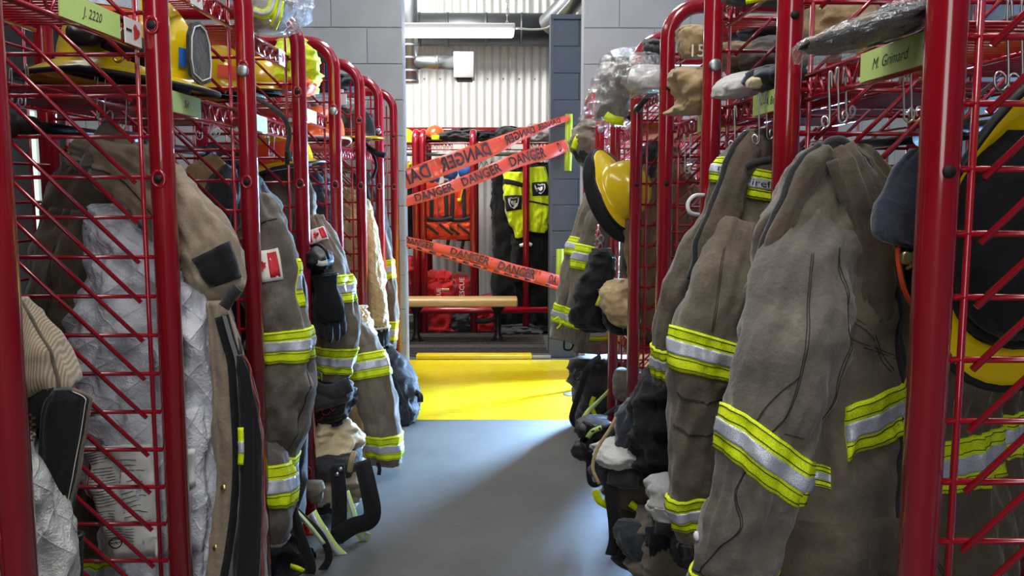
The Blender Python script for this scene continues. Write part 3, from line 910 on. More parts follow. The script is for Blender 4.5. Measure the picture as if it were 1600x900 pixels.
# ================================================================== RIGHT ROW
# ---- big coat nearest the camera on the right
D = 1.50
t = thing('turnout_coat', 'large brown firefighter coat with black-piped collar, nearest in the right aisle', 'coat', at(1300, 1000, D), 'turnout coats on the right rack')
B1 = rows([(226, 1292, 1332, D, .012), (236, 1276, 1346, D, .03), (262, 1256, 1366, D, .045), (300, 1236, 1388, D, .06), (350, 1212, 1404, D, .075), (420, 1195, 1412, D, .085), (500, 1195, 1415, D, .085),
           (600, 1198, 1418, D, .085), (690, 1200, 1420, D, .085), (770, 1200, 1418, D, .085), (850, 1200, 1415, D, .085), (930, 1200, 1410, D, .085), (1010, 1202, 1405, D, .08)], 2.6, .016, 1.4, .35, 3)
B1.mesh('coat_body', M['taupe'], t, 96)
vy = B1.v_of_y
B1.band(vy(600), vy(676), t, .145, .275, tilt=-.62, nu=24)
B1.band(vy(698), vy(726), t, .30, .38, nu=16)
B1.seams(t, [[(.30, vy(470)), (.25, vy(520)), (.13, vy(545)), (.11, vy(470)), (.16, vy(380)), (.20, vy(300))],
             [(.11, vy(545)), (.09, vy(640)), (.06, vy(770)), (.05, vy(900))],
             [(.45, vy(392)), (.36, vy(412)), (.27, vy(470)), (.2, vy(560))],
             [(.44, vy(808)), (.3, vy(800)), (.15, vy(782)), (.05, vy(768))]], r=.0012)
B1.patch('pocket_flap', .06, .47, vy(778), vy(872), M['taupe_dark'], t, .008, 24, 6)
# collar: two upright folds meeting at the hanging loop, edged in black
cl = arm([(1294, 236, D - .06, 10), (1272, 262, D - .075, 15), (1246, 310, D - .085, 17), (1222, 362, D - .09, 16), (1203, 415, D - .09, 12), (1192, 448, D - .085, 6)], 2, .004, seed=5, flat=.5)
co = cl.mesh('collar_fold', M['taupe_dark'], t, 28)
MB().tube([cl.P(.52, i / 40 * 5, .003) for i in range(41)], .006, 7).build('collar_piping', M['charcoal'], t)
cl2 = arm([(1318, 232, D - .05, 10), (1338, 262, D - .08, 17), (1352, 312, D - .10, 20), (1362, 372, D - .105, 21), (1366, 440, D - .1, 19), (1366, 500, D - .095, 14)], 2, .006, seed=6, flat=.45)
cl2.mesh('storm_flap', M['taupe_dark'], t, 28)
MB().tube([cl2.P(.0, i / 60 * 5, .002) for i in range(61)], .0035, 6).build('flap_piping', M['charcoal'], t)
MB().tube(smooth_path([at(1286, 234, D - .05), at(1296, 222, D - .05), at(1315, 220, D - .05), at(1330, 232, D - .05)], 6), .008, 8).build('hanging_loop', M['charcoal'], t)
B1.patch('front_opening', .170, .190, vy(300), vy(995), M['charcoal'], t, .0045, 4, 70)  # dark strip colours in the shade of the recessed front opening
strap('throat_tab', [(1300, 250, D - .11), (1312, 285, D - .115), (1322, 315, D - .115)], 18, M['taupe_dark'], t, .005)
# sleeve nearest the aisle
S1 = arm([(1290, 320, D - .04, 30), (1266, 420, D - .09, 58), (1244, 530, D - .13, 69), (1222, 625, D - .15, 67), (1198, 708, D - .16, 60), (1172, 785, D - .15, 54), (1153, 850, D - .14, 57), (1150, 905, D - .13, 56), (1148, 960, D - .12, 54)], 2.2, .010, 1.2, .7, 8, .8)
S1.mesh('sleeve', M['taupe_gray'], t, 72)
S1.band(3.62, 4.45, t, tilt=.3, nu=56)
S1.band(6.72, 7.35, t, nu=48)
S1.seams(t, [[(.30, 1.0), (.27, 2.0), (.26, 3.0), (.31, 3.7), (.36, 4.6), (.30, 5.2), (.36, 5.8), (.45, 6.6)],
             [(.22, .8), (.13, 1.7), (.09, 2.5), (.05, 3.2)], [(.26, 2.6), (.33, 3.1), (.36, 3.5)]], r=.0012)
S1.seams(t, [[(.02, 6.62), (.25, 6.62), (.48, 6.62)]], r=.0012)
MB().tube(smooth_path([S1.P(.2 + i * .03, 3.5, .004) for i in range(3)], 4), .001, 5).build('loose_thread', M['thread'], t)
MB().lathe([(.008, 0), (.008, .004), (.004, .007)], 12, Matrix.Translation(S1.P(.5, 5.9, .001)) @ Matrix.Rotation(R(-90), 4, 'Y')).build('snap_button', M['white_gray'], t)

# ---- coat behind the nearest post on the right
D = 1.612
t = thing('turnout_coat', 'dark brown coat behind the nearest red post at right, banded at the waist', 'coat', at(1480, 1000, D), 'turnout coats on the right rack')
B0 = rows([(330, 1430, 1500, D, .03), (400, 1400, 1540, D, .045), (480, 1380, 1552, D, .055), (560, 1372, 1556, D, .058), (640, 1366, 1540, D, .06), (740, 1378, 1552, D, .06), (830, 1400, 1568, D, .06), (930, 1420, 1580, D, .06), (1010, 1430, 1590, D, .06)], 2.4, .012, 1.5, .4, 13)
B0.mesh('coat_body', M['taupe_dark'], t, 80)
vy = B0.v_of_y
B0.band(vy(672), vy(748), t, .02, .48, tilt=-.14, nu=36)
B0.seams(t, [[(.46, vy(620)), (.43, vy(720)), (.37, vy(800)), (.3, vy(900))], [(.47, vy(470)), (.42, vy(430)), (.33, vy(420))]], r=.0012)
S0 = arm([(1555, 470, D + .02, 20), (1562, 560, D + .02, 30), (1562, 660, D + .02, 32), (1565, 760, D + .02, 34), (1570, 850, D + .02, 34)], seed=21, fold=.008)
S0.mesh('sleeve', M['taupe_dark'], t, 40)
S0.band(1.8, 2.45, t)

# ---- helmet hung in the first bay on the right, its hollow side towards us
hr = Matrix.Rotation(R(6), 3, 'Z') @ Matrix.Rotation(R(-84), 3, 'X') @ Matrix.Rotation(R(95), 3, 'Z')
ht, HT = helmet('fire_helmet', 'yellow-brimmed helmet showing its black padded underside behind the nearest right post', at(1598, 388, 1.290), hr, 'helmet_yellow', 1.2, shield=False)
lin = rows([(205, 1560, 1640, 1.265, .02), (260, 1515, 1690, 1.255, .035), (340, 1498, 1710, 1.250, .04), (430, 1500, 1710, 1.250, .04), (500, 1530, 1680, 1.255, .03), (530, 1570, 1640, 1.260, .012)], 2.2, .006, 1.6, 1, 3)
lin.mesh('padded_liner', M['black_cloth'], ht, 44)
ef = rows([(232, 1432, 1470, 1.260, .006), (262, 1404, 1478, 1.255, .008), (300, 1386, 1482, 1.250, .009), (340, 1372, 1486, 1.248, .009), (372, 1378, 1488, 1.248, .009), (388, 1425, 1488, 1.250, .006)], 3, .004, 1.2, .8, 4)
ef.mesh('ear_flap', M['navy'], ht, 40)
cord('orange_piping', [(1402, 386, 1.250), (1405, 420, 1.250), (1412, 450, 1.252), (1424, 476, 1.255)], .0036, M['orange_bright'], ht)
strap('chin_strap', [(1416, 384, 1.255), (1422, 430, 1.255), (1440, 500, 1.260), (1480, 560, 1.265)], 18, M['black_cloth'], ht, .004)
MB().lathe([(.011, 0), (.011, .003), (.007, .006), (.004, .006)], 16, Matrix.Translation(at(1416, 402, 1.246)) @ Matrix.Rotation(R(90), 4, 'X')).build('brass_snap', M['brass'], ht)
cord('brass_ring', [(1416, 390, 1.246), (1424, 398, 1.246), (1424, 414, 1.246), (1416, 420, 1.246)], .0028, M['brass'], ht)
cord('hanging_ring', [(1566, 178, 1.290), (1560, 160, 1.290), (1574, 150, 1.290), (1586, 162, 1.290), (1578, 178, 1.290)], .003, M['brass'], ht)

# ---- second coat, with yellow lettered collar band
D = 2.02
t = thing('turnout_coat', 'brown firefighter coat with a lettered yellow shoulder band, second on the right', 'coat', at(1150, 900, D), 'turnout coats on the right rack')
B2 = rows([(202, 1182, 1206, D, .012), (222, 1166, 1228, D, .03), (262, 1150, 1245, D, .05), (330, 1128, 1260, D, .075), (400, 1112, 1270, D, .09), (500, 1105, 1280, D, .095), (620, 1100, 1285, D, .095), (740, 1100, 1285, D, .09), (860, 1100, 1280, D, .085)], 2.4, .013, 1.6, .4, 31)
B2.mesh('coat_body', M['taupe'], t, 80)
vy = B2.v_of_y
cb = B2.band(vy(270), vy(316), t, .16, .49, tilt=.18, nu=24, name='lettered_band')
def on(L_, u, v, off, k):   # local print frame on a loft
    return lambda x, y: L_.P(u - x / (L_.W * k), v - y * 10, off)
def band_text(L_, txt, size, u0, u1, vv, off, parent, mat='ink'):
    V, Fc = text_mesh(txt, 1.0); xs = [v.x for v in V]; x0, x1 = min(xs), max(xs)
    P = []
    for v in V:
        a = (v.x - x0) / (x1 - x0); u = u0 + (u1 - u0) * a
        P.append(L_.P(u, vv(u) - v.y * size, off))
    return mesh_obj('lettering', P, Fc, M[mat], parent, smooth=False)
band_text(B2, 'Firefighter', .2, .35, .15, lambda u: (vy(270) + vy(316)) / 2 + .18 * math.cos(2 * math.pi * u), .0095, cb)
B2.seams(t, [[(.46, vy(420)), (.36, vy(400)), (.28, vy(470)), (.22, vy(600)), (.2, vy(740))], [(.42, vy(330)), (.36, vy(420)), (.3, vy(520))]], r=.0013)
strap('hanger_tab', [(1166, 262, D - .1), (1182, 254, D - .11), (1204, 250, D - .11)], 12, M['charcoal'], t, .006)
pk = rows([(396, 1150, 1196, D - .12, .008), (420, 1146, 1198, D - .125, .012), (446, 1150, 1190, D - .125, .012), (458, 1164, 1186, D - .12, .008)], 3, .003, 1, 1, 2)
pk.mesh('mic_pocket', M['taupe'], t, 28)
cf = arm([(1180, 212, D - .05, 8), (1160, 250, D - .07, 16), (1140, 310, D - .08, 18), (1124, 360, D - .09, 17), (1106, 400, D - .09, 13), (1090, 440, D - .08, 8)], 2, .005, seed=9, flat=.5)
cf.mesh('collar_fold', M['taupe_dark'], t, 28)
MB().tube([cf.P(.5, i / 40 * 5, .002) for i in range(41)], .007, 7).build('collar_piping', M['charcoal'], t)
S2 = arm([(1158, 350, D - .08, 26), (1138, 430, D - .11, 44), (1118, 500, D - .13, 50), (1105, 560, D - .14, 48), (1092, 630, D - .13, 43), (1088, 710, D - .12, 41), (1088, 780, D - .11, 36), (1092, 835, D - .10, 30)], 2.2, .009, 1.3, .8, 33, .8)
S2.mesh('sleeve', M['taupe'], t, 60)
S2.band(2.42, 3.3, t, tilt=.05); S2.band(5.75, 6.55, t, tilt=-.08)
S2.seams(t, [[(.34, .6), (.3, 1.5), (.28, 2.3)], [(.4, 4.3), (.28, 4.45), (.12, 4.3)], [(.4, 3.7), (.28, 3.8), (.12, 3.7)]], r=.0012)
SB = arm([(1150, 232, D + .02, 10), (1138, 262, D, 20), (1132, 300, D, 22), (1120, 350, D, 22), (1085, 410, D + .02, 26), (1062, 470, D + .05, 28), (1052, 540, D + .08, 26), (1050, 600, D + .1, 24)], 2, .007, seed=41, flat=.7)
SB.mesh('sleeve', M['taupe'], t, 44)
rb = SB.band(.75, 1.75, t, .08, .46, nu=16, name='lettered_band')
band_text(SB, 'Deni', .2, .38, .18, lambda u: 1.26, .0095, rb)
SB.band(6.0, 6.75, t)

# ---- white plastic hook and coat in the third bay
t = thing('utility_hook', 'white coated hook curling out beside the third red post on the right', 'hook', at(1090, 330, 2.34))
cord('hook_bar', [(1100, 305, 2.30), (1085, 306, 2.28), (1075, 318, 2.28), (1078, 332, 2.28), (1092, 336, 2.3)], .0055, M['white_plastic'], t)
D = 2.62
t = thing('turnout_coat', 'dull brown firefighter coat wedged behind the third red post on the right', 'coat', at(1080, 800, D), 'turnout coats on the right rack')
B3 = rows([(452, 1070, 1100, D, .03), (470, 1056, 1130, D, .06), (490, 1046, 1150, D, .08), (530, 1042, 1160, D, .085), (640, 1050, 1165, D, .085), (760, 1055, 1165, D, .08)], 2.3, .012, 1.6, .5, 51)
B3.mesh('coat_body', M['taupe'], t, 60)
B3.band(B3.v_of_y(524), B3.v_of_y(566), t, .05, .5, nu=24)
B3.seams(t, [[(.42, .6), (.38, 1.6), (.36, 2.8)]], r=.0015)

# ---- tan coat seen through the bars
D = 3.82
t = thing('turnout_coat', 'creased tan brown coat seen through the bars behind the fourth red post on the right', 'coat', at(1040, 720, D), 'turnout coats on the right rack')
B4 = rows([(228, 1025, 1045, D, .02), (256, 1010, 1070, D, .05), (320, 998, 1088, D, .08), (400, 996, 1096, D, .09), (500, 1000, 1100, D, .085), (530, 1006, 1096, D, .07)], 2.3, .02, 1.8, .6, 61)
B4.mesh('coat_body', M['tan_brown'], t, 64)
S4 = arm([(1012, 262, D - .1, 12), (1004, 320, D - .14, 18), (1002, 400, D - .15, 20), (1004, 470, D - .14, 18), (1008, 520, D - .13, 16)], seed=63, fold=.012)
S4.mesh('sleeve', M['tan_brown'], t, 40)
B4.band(3.2, 3.5, t, .1, .4, nu=20)
D = 3.66
t = thing('turnout_coat', 'grey green coat collar with dark edge high behind the fourth red post on the right', 'coat', at(1000, 460, D + .2))
C4 = arm([(1028, 226, D + .08, 8), (1012, 252, D + .06, 14), (998, 300, D + .06, 16), (990, 360, D + .08, 13), (986, 430, D + .1, 10)], seed=66, fold=.008)
C4.mesh('collar', M['charcoal'], t, 36)
MB().tube([C4.P(.5, i / 30 * 4, .002) for i in range(31)], .006, 6).build('collar_piping', M['taupe'], t)

# ---- black brimmed yellow helmet hung further down
zv = Vector((.66, -.66, .36)).normalized(); xv = Vector((.25, -.2, -1)); xv = (xv - zv * xv.dot(zv)).normalized(); yv = zv.cross(xv)
hr = Matrix((xv, yv, zv)).transposed()
ht, HT = helmet('fire_helmet', 'yellow helmet with wide black brim tipped on its side beside the grey wall at right', at(970, 300, 3.70), hr, 'helmet_yellow', .92, shield=False,
    stripes=[(1.0, 2.0, .03, .075, 'orange_bright'), (2.3, 2.9, .03, .06, 'vis_yellow')])
br = MB()
Vb, Fb = [], []
for rr, zz in ((.98, -.012), (1.58, -.045), (1.6, -.052), (1.0, -.02)):
    for k in range(44):
        q = 2 * math.pi * k / 44
        Vb.append(HT @ Vector((.145 * rr * math.cos(q), .122 * rr * math.sin(q), zz)))
for j in range(4):
    for k in range(44): Fb.append((j * 44 + k, ((j + 1) % 4) * 44 + k, ((j + 1) % 4) * 44 + (k + 1) % 44, j * 44 + (k + 1) % 44))
mesh_obj('neck_brim', Vb, Fb, M['black_cloth'], ht)
text_flat('helmet_letters', 'SP', .05, HT @ Vector((-.085, .083, .052)), HT.to_3x3() @ Vector((-.6, -.8, 0)), HT.to_3x3() @ Vector((-.2, .1, 1)), M['ink'], ht)

# ---- far coat at the end of the right row, bulging into the aisle
D = 4.40
t = thing('turnout_coat', 'narrow brown coat with many short yellow bands at far end of the right rack', 'coat', at(915, 560, D), 'turnout coats on the right rack')
B5 = rows([(252, 938, 956, D, .03), (280, 930, 972, D, .06), (340, 922, 980, D, .08), (420, 912, 984, D, .09), (500, 902, 985, D, .09), (548, 896, 980, D, .085)], 2.3, .012, 1.6, .5, 71)
B5.mesh('coat_body', M['taupe'], t, 56)
B5.band(4.05, 4.5, t, .1, .5, nu=20)
S5 = arm([(938, 285, D - .12, 10), (926, 330, D - .16, 17), (910, 390, D - .18, 20), (895, 450, D - .19, 21), (884, 500, D - .18, 20), (880, 530, D - .18, 19)], seed=72, fold=.008)
S5.mesh('sleeve', M['taupe'], t, 44)
S5.band(1.75, 2.2, t); S5.band(3.5, 4.1, t)
S5b = arm([(950, 300, D - .18, 12), (934, 350, D - .22, 18), (918, 410, D - .24, 20), (910, 470, D - .24, 20), (905, 510, D - .23, 20), (900, 535, D - .22, 15)], seed=73, fold=.008)
S5b.mesh('sleeve', M['taupe'], t, 44)
S5b.band(1.6, 2.2, t); S5b.band(3.25, 4.0, t)
ct = rows([(262, 932, 948, D - .14, .006), (276, 928, 954, D - .15, .01), (290, 932, 950, D - .15, .006)], 3, .002, 1, 1, 3, 8)
ct.mesh('collar_tab', M['taupe'], t, 24)
bd = MB().lathe([(.026, 0), (.026, .003)], 20, Matrix.Translation(at(940, 268, D - .175)) @ Matrix.Rotation(R(90), 4, 'X') ).build('round_badge', M['white_label'], t)
MB().lathe([(.018, 0), (.018, .004)], 20, Matrix.Translation(at(940, 268, D - .177)) @ Matrix.Rotation(R(90), 4, 'X')).build('badge_print', M['charcoal'], bd)
cord('cuff_loop', [(882, 528, D - .2), (882, 545, D - .2), (892, 546, D - .2), (897, 534, D - .2)], .005, M['black_cloth'], t)
strap('lime_marking', [(866, 500, D - .24), (872, 496, D - .24), (876, 506, D - .24), (870, 514, D - .24)], 3, M['hivis'], t, .002)
t = thing('flash_hood', 'limp black cloth hood hanging over the far right coat', 'hood', at(925, 520, 3.8))
lump('hood_cloth', M['black_cloth'], t, [(388, 934, 946, 3.84, .03), (404, 928, 952, 3.8, .05), (440, 912, 956, 3.78, .07), (480, 900, 955, 3.78, .08), (505, 900, 948, 3.78, .07), (517, 914, 940, 3.8, .04)], fold=.012, seed=5)
cord('strap_cord', [(936, 352, 3.9), (934, 370, 3.86), (938, 392, 3.84)], .008, M['red'], t)
t = thing('carabiner', 'cluster of silver snap clips hanging above the black hood', 'clip', at(936, 380, 3.78))
for i, (x, y) in enumerate(((934, 366), (939, 374), (933, 380), (937, 386))):
    cord('clip', [(x - 3, y - 5, 3.76), (x + 2, y - 6, 3.75), (x + 4, y, 3.76), (x, y + 6, 3.77), (x - 4, y + 1, 3.76)], .003, M['steel'], t)
t = thing('glove_bundle', 'tan leather work glove bundle lying on the middle shelf by the black hood', 'gloves', at(962, 520, 3.7))
lump('glove_body', M['tan'], t, [(436, 968, 980, 3.66, .02), (448, 948, 984, 3.64, .05), (474, 946, 988, 3.62, .07), (498, 956, 990, 3.62, .07), (514, 972, 988, 3.64, .04)], fold=.012, seed=15)
lump('black_cuff', M['black_cloth'], t, [(452, 940, 962, 3.68, .03), (480, 942, 980, 3.68, .06), (508, 950, 990, 3.68, .07), (520, 958, 990, 3.68, .05)], fold=.01, seed=16)
for i in range(3):
    cord('finger', [(952 + i * 9, 452 + i * 3, 3.6), (958 + i * 9, 474, 3.575), (968 + i * 7, 498, 3.59)], .014, M['tan'], t)
strap('lime_tab', [(934, 478, 3.64), (942, 460, 3.62), (950, 452, 3.62)], 9, M['hivis'], t)

# ---- things on the right shelves
def bag(label, R_, parts, seed, cat='bag', name='plastic_bag'):
    t = thing(name, label, cat, at((R_[len(R_)//2][1] + R_[len(R_)//2][2]) / 2, R_[-1][0], R_[-1][3]))
    for (nm, mat, rr, sd, fo) in parts: lump(nm, M[mat], t, rr, fold=fo, seed=sd)
    lump('film', M['clear_plastic'], t, R_, fold=.022, fu=2.6, fv=2.2, seed=seed, nu=60)
    return t
t = bag('folded brown coat in a clear plastic bag draped off the far right rack top', [(76, 972, 992, 3.720, .03), (90, 955, 1000, 3.700, .09), (120, 940, 992, 3.680, .12), (155, 930, 986, 3.660, .12), (180, 918, 984, 3.640, .1), (197, 912, 972, 3.640, .04)],
    [('coat_cloth', 'taupe_gray', [(92, 962, 986, 3.700, .05), (120, 948, 982, 3.680, .09), (155, 940, 980, 3.660, .09), (186, 938, 972, 3.640, .06)], 4, .012)], 7)
strap('lime_band', [(946, 180, 3.560), (958, 187, 3.540), (974, 190, 3.560)], 13, M['hivis'], t, .006)
strap('black_strap', [(1040, 128, 3.100), (1012, 152, 3.300), (990, 178, 3.520), (982, 186, 3.560)], 9, M['black_cloth'], t, .008)
t = bag('white cloth bundle in clear plastic on the shelf by the fourth right post', [(84, 1000, 1010, 3.1, .02), (98, 988, 1028, 3.08, .07), (118, 984, 1052, 3.02, .09), (140, 990, 1046, 3.0, .08), (152, 992, 1010, 3.04, .03)],
    [('cloth', 'white_cloth', [(104, 1000, 1028, 3.08, .04), (120, 992, 1044, 3.02, .07), (142, 996, 1030, 3.02, .06)], 9, .012)], 17)
t = thing('work_gloves', 'crumpled dark grey gloves on top of the fourth right shelf', 'gloves', at(1022, 100, 3.2))
for i, (a, b, sd) in enumerate(((62, 84, 3), (78, 102, 8))):
    lump('glove', M['charcoal'], t, [(a, 1012 + i * 6, 1026 + i * 4, 3.2, .02), (a + 8, 1010 + i * 3, 1034, 3.18, .05), (b, 1016, 1036, 3.2, .03)], fold=.02, fu=2.4, fv=2.5, seed=sd)
    for k in range(3): cord('finger', [(1014 + k * 7, a + 8, 3.15), (1010 + k * 8, a + 14 + k, 3.12), (1014 + k * 8, b - 1, 3.13)], .012, M['charcoal'], t)
def cloth(label, cat, name, mat, R_, seed, fold=.014, extra=()):
    t = thing(name, label, cat, at((R_[-1][1] + R_[-1][2]) / 2, R_[-1][0], R_[-1][3]))
    lump('folded_cloth', M[mat], t, R_, fold=fold, fu=2, fv=1.8, seed=seed, nu=52)
    for e in extra: e(t)
    return t
cloth('beige hood with black numerals on the high shelf behind the third right post', 'hood', 'flash_hood', 'tan', [(42, 1074, 1096, 2.62, .03), (52, 1068, 1104, 2.6, .06), (72, 1070, 1108, 2.6, .07), (88, 1076, 1104, 2.6, .05)], 2, .012,
      [lambda t: text_flat('numerals', '15', .05, at(1089, 80, 2.5), (1, 0, 0), (0, 0, 1), M['white_label'], t)])
cloth('beige folded trouser leg sagging off the shelf left of the third right post', 'trousers', 'folded_trousers', 'tan', [(108, 1062, 1094, 2.5, .04), (118, 1056, 1104, 2.48, .07), (140, 1060, 1106, 2.48, .08), (158, 1070, 1098, 2.48, .06), (176, 1050, 1092, 2.5, .04), (180, 1056, 1080, 2.5, .02)], 3)
cloth('beige crumpled cloth on the shelf just right of the third right post', 'cloth', 'folded_cloth', 'tan', [(68, 1138, 1160, 2.500, .03), (78, 1122, 1166, 2.480, .06), (92, 1118, 1158, 2.480, .06), (106, 1124, 1140, 2.500, .03)], 4)
cloth('grey helmet cover bag on the shelf left of the second right post', 'bag', 'cover_bag', 'taupe_gray', [(60, 1190, 1225, 2.550, .03), (78, 1166, 1240, 2.500, .09), (104, 1158, 1246, 2.480, .12), (124, 1166, 1246, 2.500, .1), (134, 1180, 1240, 2.500, .06)], 5)
cloth('white cotton cloth lying in front of the grey cover bag at right', 'cloth', 'white_cloth', 'white_cloth', [(114, 1160, 1182, 2.180, .02), (122, 1140, 1186, 2.160, .04), (136, 1124, 1182, 2.140, .05), (150, 1124, 1170, 2.150, .04), (153, 1130, 1160, 2.150, .02)], 6, .008)
cloth('dark green grey cloth cap on the label shelf left of the second right post', 'cap', 'beanie', 'blue_black', [(104, 1200, 1226, 1.980, .03), (114, 1184, 1240, 1.940, .06), (128, 1182, 1240, 1.940, .07), (138, 1194, 1238, 1.940, .05)], 7, .012)
cloth('pale leather glove tucked under the cloth cap on the right label shelf', 'glove', 'work_glove', 'cream', [(120, 1178, 1186, 1.930, .012), (126, 1172, 1188, 1.920, .02), (138, 1170, 1184, 1.930, .015)], 8, .006)
cloth('black coat rolled at the back of the top shelf left of the second right post', 'coat', 'rolled_coat', 'charcoal', [(34, 1160, 1220, 2.600, .04), (44, 1150, 1240, 2.600, .08), (58, 1156, 1240, 2.600, .08), (66, 1170, 1230, 2.600, .05)], 12)
cloth('folded coat with yellow bands stowed on the topmost right shelf', 'coat', 'folded_coat', 'charcoal', [(-38, 1160, 1240, 2.100, .06), (-24, 1150, 1250, 2.100, .12), (-8, 1150, 1250, 2.100, .12), (2, 1160, 1245, 2.100, .06)], 14, .012,
      [lambda t: strap('yellow_band', [(1165, 2, 1.980), (1195, -4, 1.970), (1230, -6, 1.970)], 9, M['hivis'], t, .006)])
cloth('beige cloth gear bag slumped on the first right shelf', 'bag', 'gear_bag', 'tan', [(4, 1290, 1330, 1.960, .03), (14, 1276, 1342, 1.940, .07), (40, 1266, 1344, 1.940, .08), (66, 1264, 1340, 1.940, .07), (80, 1268, 1320, 1.960, .04)], 15, .012)
cloth('dark grey padded jacket resting behind the film-wrapped shirt on the right', 'jacket', 'padded_jacket', 'blue_black', [(-20, 1330, 1470, 1.980, .07), (0, 1326, 1480, 1.980, .1), (30, 1330, 1480, 1.980, .1), (60, 1332, 1470, 1.980, .08), (76, 1340, 1440, 1.980, .05)], 16, .012)
t = bag('black folded shirt sealed in clear film on the shelf over the handwritten name', [(6, 1405, 1452, 1.27, .03), (18, 1376, 1454, 1.27, .05), (36, 1330, 1442, 1.28, .06), (54, 1288, 1400, 1.29, .06), (76, 1260, 1335, 1.31, .05), (96, 1254, 1286, 1.33, .03)],
    [('shirt', 'black_cloth', [(12, 1408, 1448, 1.27, .02), (24, 1380, 1448, 1.27, .035), (40, 1336, 1432, 1.28, .045), (58, 1296, 1386, 1.29, .045), (78, 1268, 1320, 1.31, .03)], 14, .01)], 27)
# papers and clipboards seen behind the bars
t = thing('clipboard', 'grey metal clipboard leaning behind the nearest right post', 'clipboard', at(1520, 190, 1.6))
mb = MB(); mb.ribbon([at(1500, 178, 1.62), at(1545, 132, 1.62)], Vector((.06, 0, .05)), .004); mb.build('board', M['galv'], t, smooth=False)
HOOKS = ['thin wire hook under the handwritten name shelf at right, leftmost of three', 'thin wire hook under the handwritten name shelf at right, middle of three', 'thin wire hook under the handwritten name shelf at right, rightmost of three',
    'thin wire hook just left of the nearest right post, left of a pair', 'thin wire hook just left of the nearest right post, right of a pair',
    'large wire hook above the hung helmet at the right edge, left of two', 'large wire hook above the hung helmet at the right edge, right of two',
    'thin wire hook above the lettered coat at right, leftmost of three', 'thin wire hook above the lettered coat at right, middle of three', 'thin wire hook above the lettered coat at right, rightmost of three',
    'lone thin wire hook just right of the third right post', 'small wire hook between the third and fourth right posts, left of two', 'small wire hook between the third and fourth right posts, right of two',
    'thin wire hook at the upper left edge below the helmet, left of two', 'thin wire hook at the upper left edge below the helmet, right of two', 'thin wire hook above the raised coat collar at left, left of two', 'thin wire hook above the raised coat collar at left, right of two',
    'lone thin wire hook just left of the second left post', 'thin wire hook right of the second left post, leftmost of three', 'thin wire hook right of the second left post, middle of three', 'thin wire hook right of the second left post, rightmost of three',
    'tiny wire hook beside the dangling dark strap at left, left of two', 'tiny wire hook beside the dangling dark strap at left, right of two']
for (x, y0, y1, d, g, sg) in ((1296, 118, 195, 1.5, 9, -1), (1310, 112, 188, 1.5, 10, 1), (1322, 112, 180, 1.52, 10, 1), (1412, 112, 186, 1.45, 12, 1), (1424, 108, 184, 1.45, 12, 1), (1575, 6, 135, 1.22, 16, -1), (1597, 6, 138, 1.22, 16, -1),
    (1186, 150, 222, 1.92, 8, -1), (1198, 148, 214, 1.92, 8, 1), (1212, 146, 200, 1.92, 8, 1), (1148, 170, 230, 2.1, 7, -1), (1070, 214, 262, 2.6, 6, 1), (1078, 214, 268, 2.6, 6, -1)):
    wire_hook(x, y0, y1, d, HOOKS.pop(0), sg, g)

# ---- coat shoulder spilling out of the last right bay
t = thing('folded_coat', 'brown coat shoulder with yellow tab spilling beside the upper lime tape strip', 'coat', at(920, 262, 4.900))
lump('coat_cloth', M['taupe'], t, [(186, 925, 940, 4.920, .04), (200, 908, 940, 4.900, .09), (222, 898, 936, 4.880, .1), (244, 904, 934, 4.880, .08), (258, 916, 930, 4.900, .04)], fold=.022, seed=33)
strap('yellow_tab', [(896, 232, 4.780), (900, 220, 4.770), (905, 212, 4.780)], 9, M['hivis'], t, .006)
lump('black_hem', M['black_cloth'], t, [(224, 897, 914, 4.840, .03), (246, 903, 926, 4.830, .05), (262, 914, 934, 4.860, .03)], fold=.01, seed=34)

# ---- low gear along the right row
def trousers_bunch(label, name, cloths, base):
    t = thing(name, label, 'trousers', at(*base))
    for (nm, mat, rr, sd, fo) in cloths: lump(nm, M[mat], t, rr, fold=fo, seed=sd, nu=52)
    return t
t = trousers_bunch('bunched brown work trousers with a white waist lining, black loop hanging into the aisle', 'bunker_trousers', [
    ('lining', 'white_cloth', [(678, 985, 996, 2.62, .03), (690, 944, 1000, 2.6, .06), (706, 938, 1000, 2.58, .08), (722, 946, 985, 2.58, .06)], 3, .012),
    ('waistband', 'charcoal', [(712, 936, 1000, 2.62, .07), (730, 932, 1005, 2.6, .09), (748, 938, 1005, 2.6, .08)], 4, .01),
    ('trouser_legs', 'taupe_dark', [(722, 950, 1040, 2.72, .07), (770, 964, 1048, 2.7, .1), (800, 990, 1055, 2.7, .09), (822, 1000, 1050, 2.7, .05)], 5, .02),
    ('inner_shorts', 'black_cloth', [(636, 976, 1000, 2.66, .03), (660, 966, 1006, 2.64, .05), (700, 962, 1004, 2.64, .06), (716, 966, 996, 2.64, .04)], 6, .012)], (985, 830, 2.7))
strap('suspender', [(950, 735, 2.52), (958, 790, 2.5), (962, 840, 2.5), (956, 868, 2.5)], 22, M['black_cloth'], t, .005)
strap('suspender', [(968, 642, 2.56), (952, 672, 2.52), (934, 700, 2.5), (926, 730, 2.5), (936, 756, 2.5)], 5, M['tan'], t, .004)
strap('yellow_trim', [(930, 766, 2.55), (936, 782, 2.55), (950, 790, 2.56)], 12, M['hivis'], t, .004)
strap('yellow_trim', [(984, 786, 2.58), (1000, 796, 2.57), (1018, 800, 2.58)], 11, M['hivis'], t, .004)
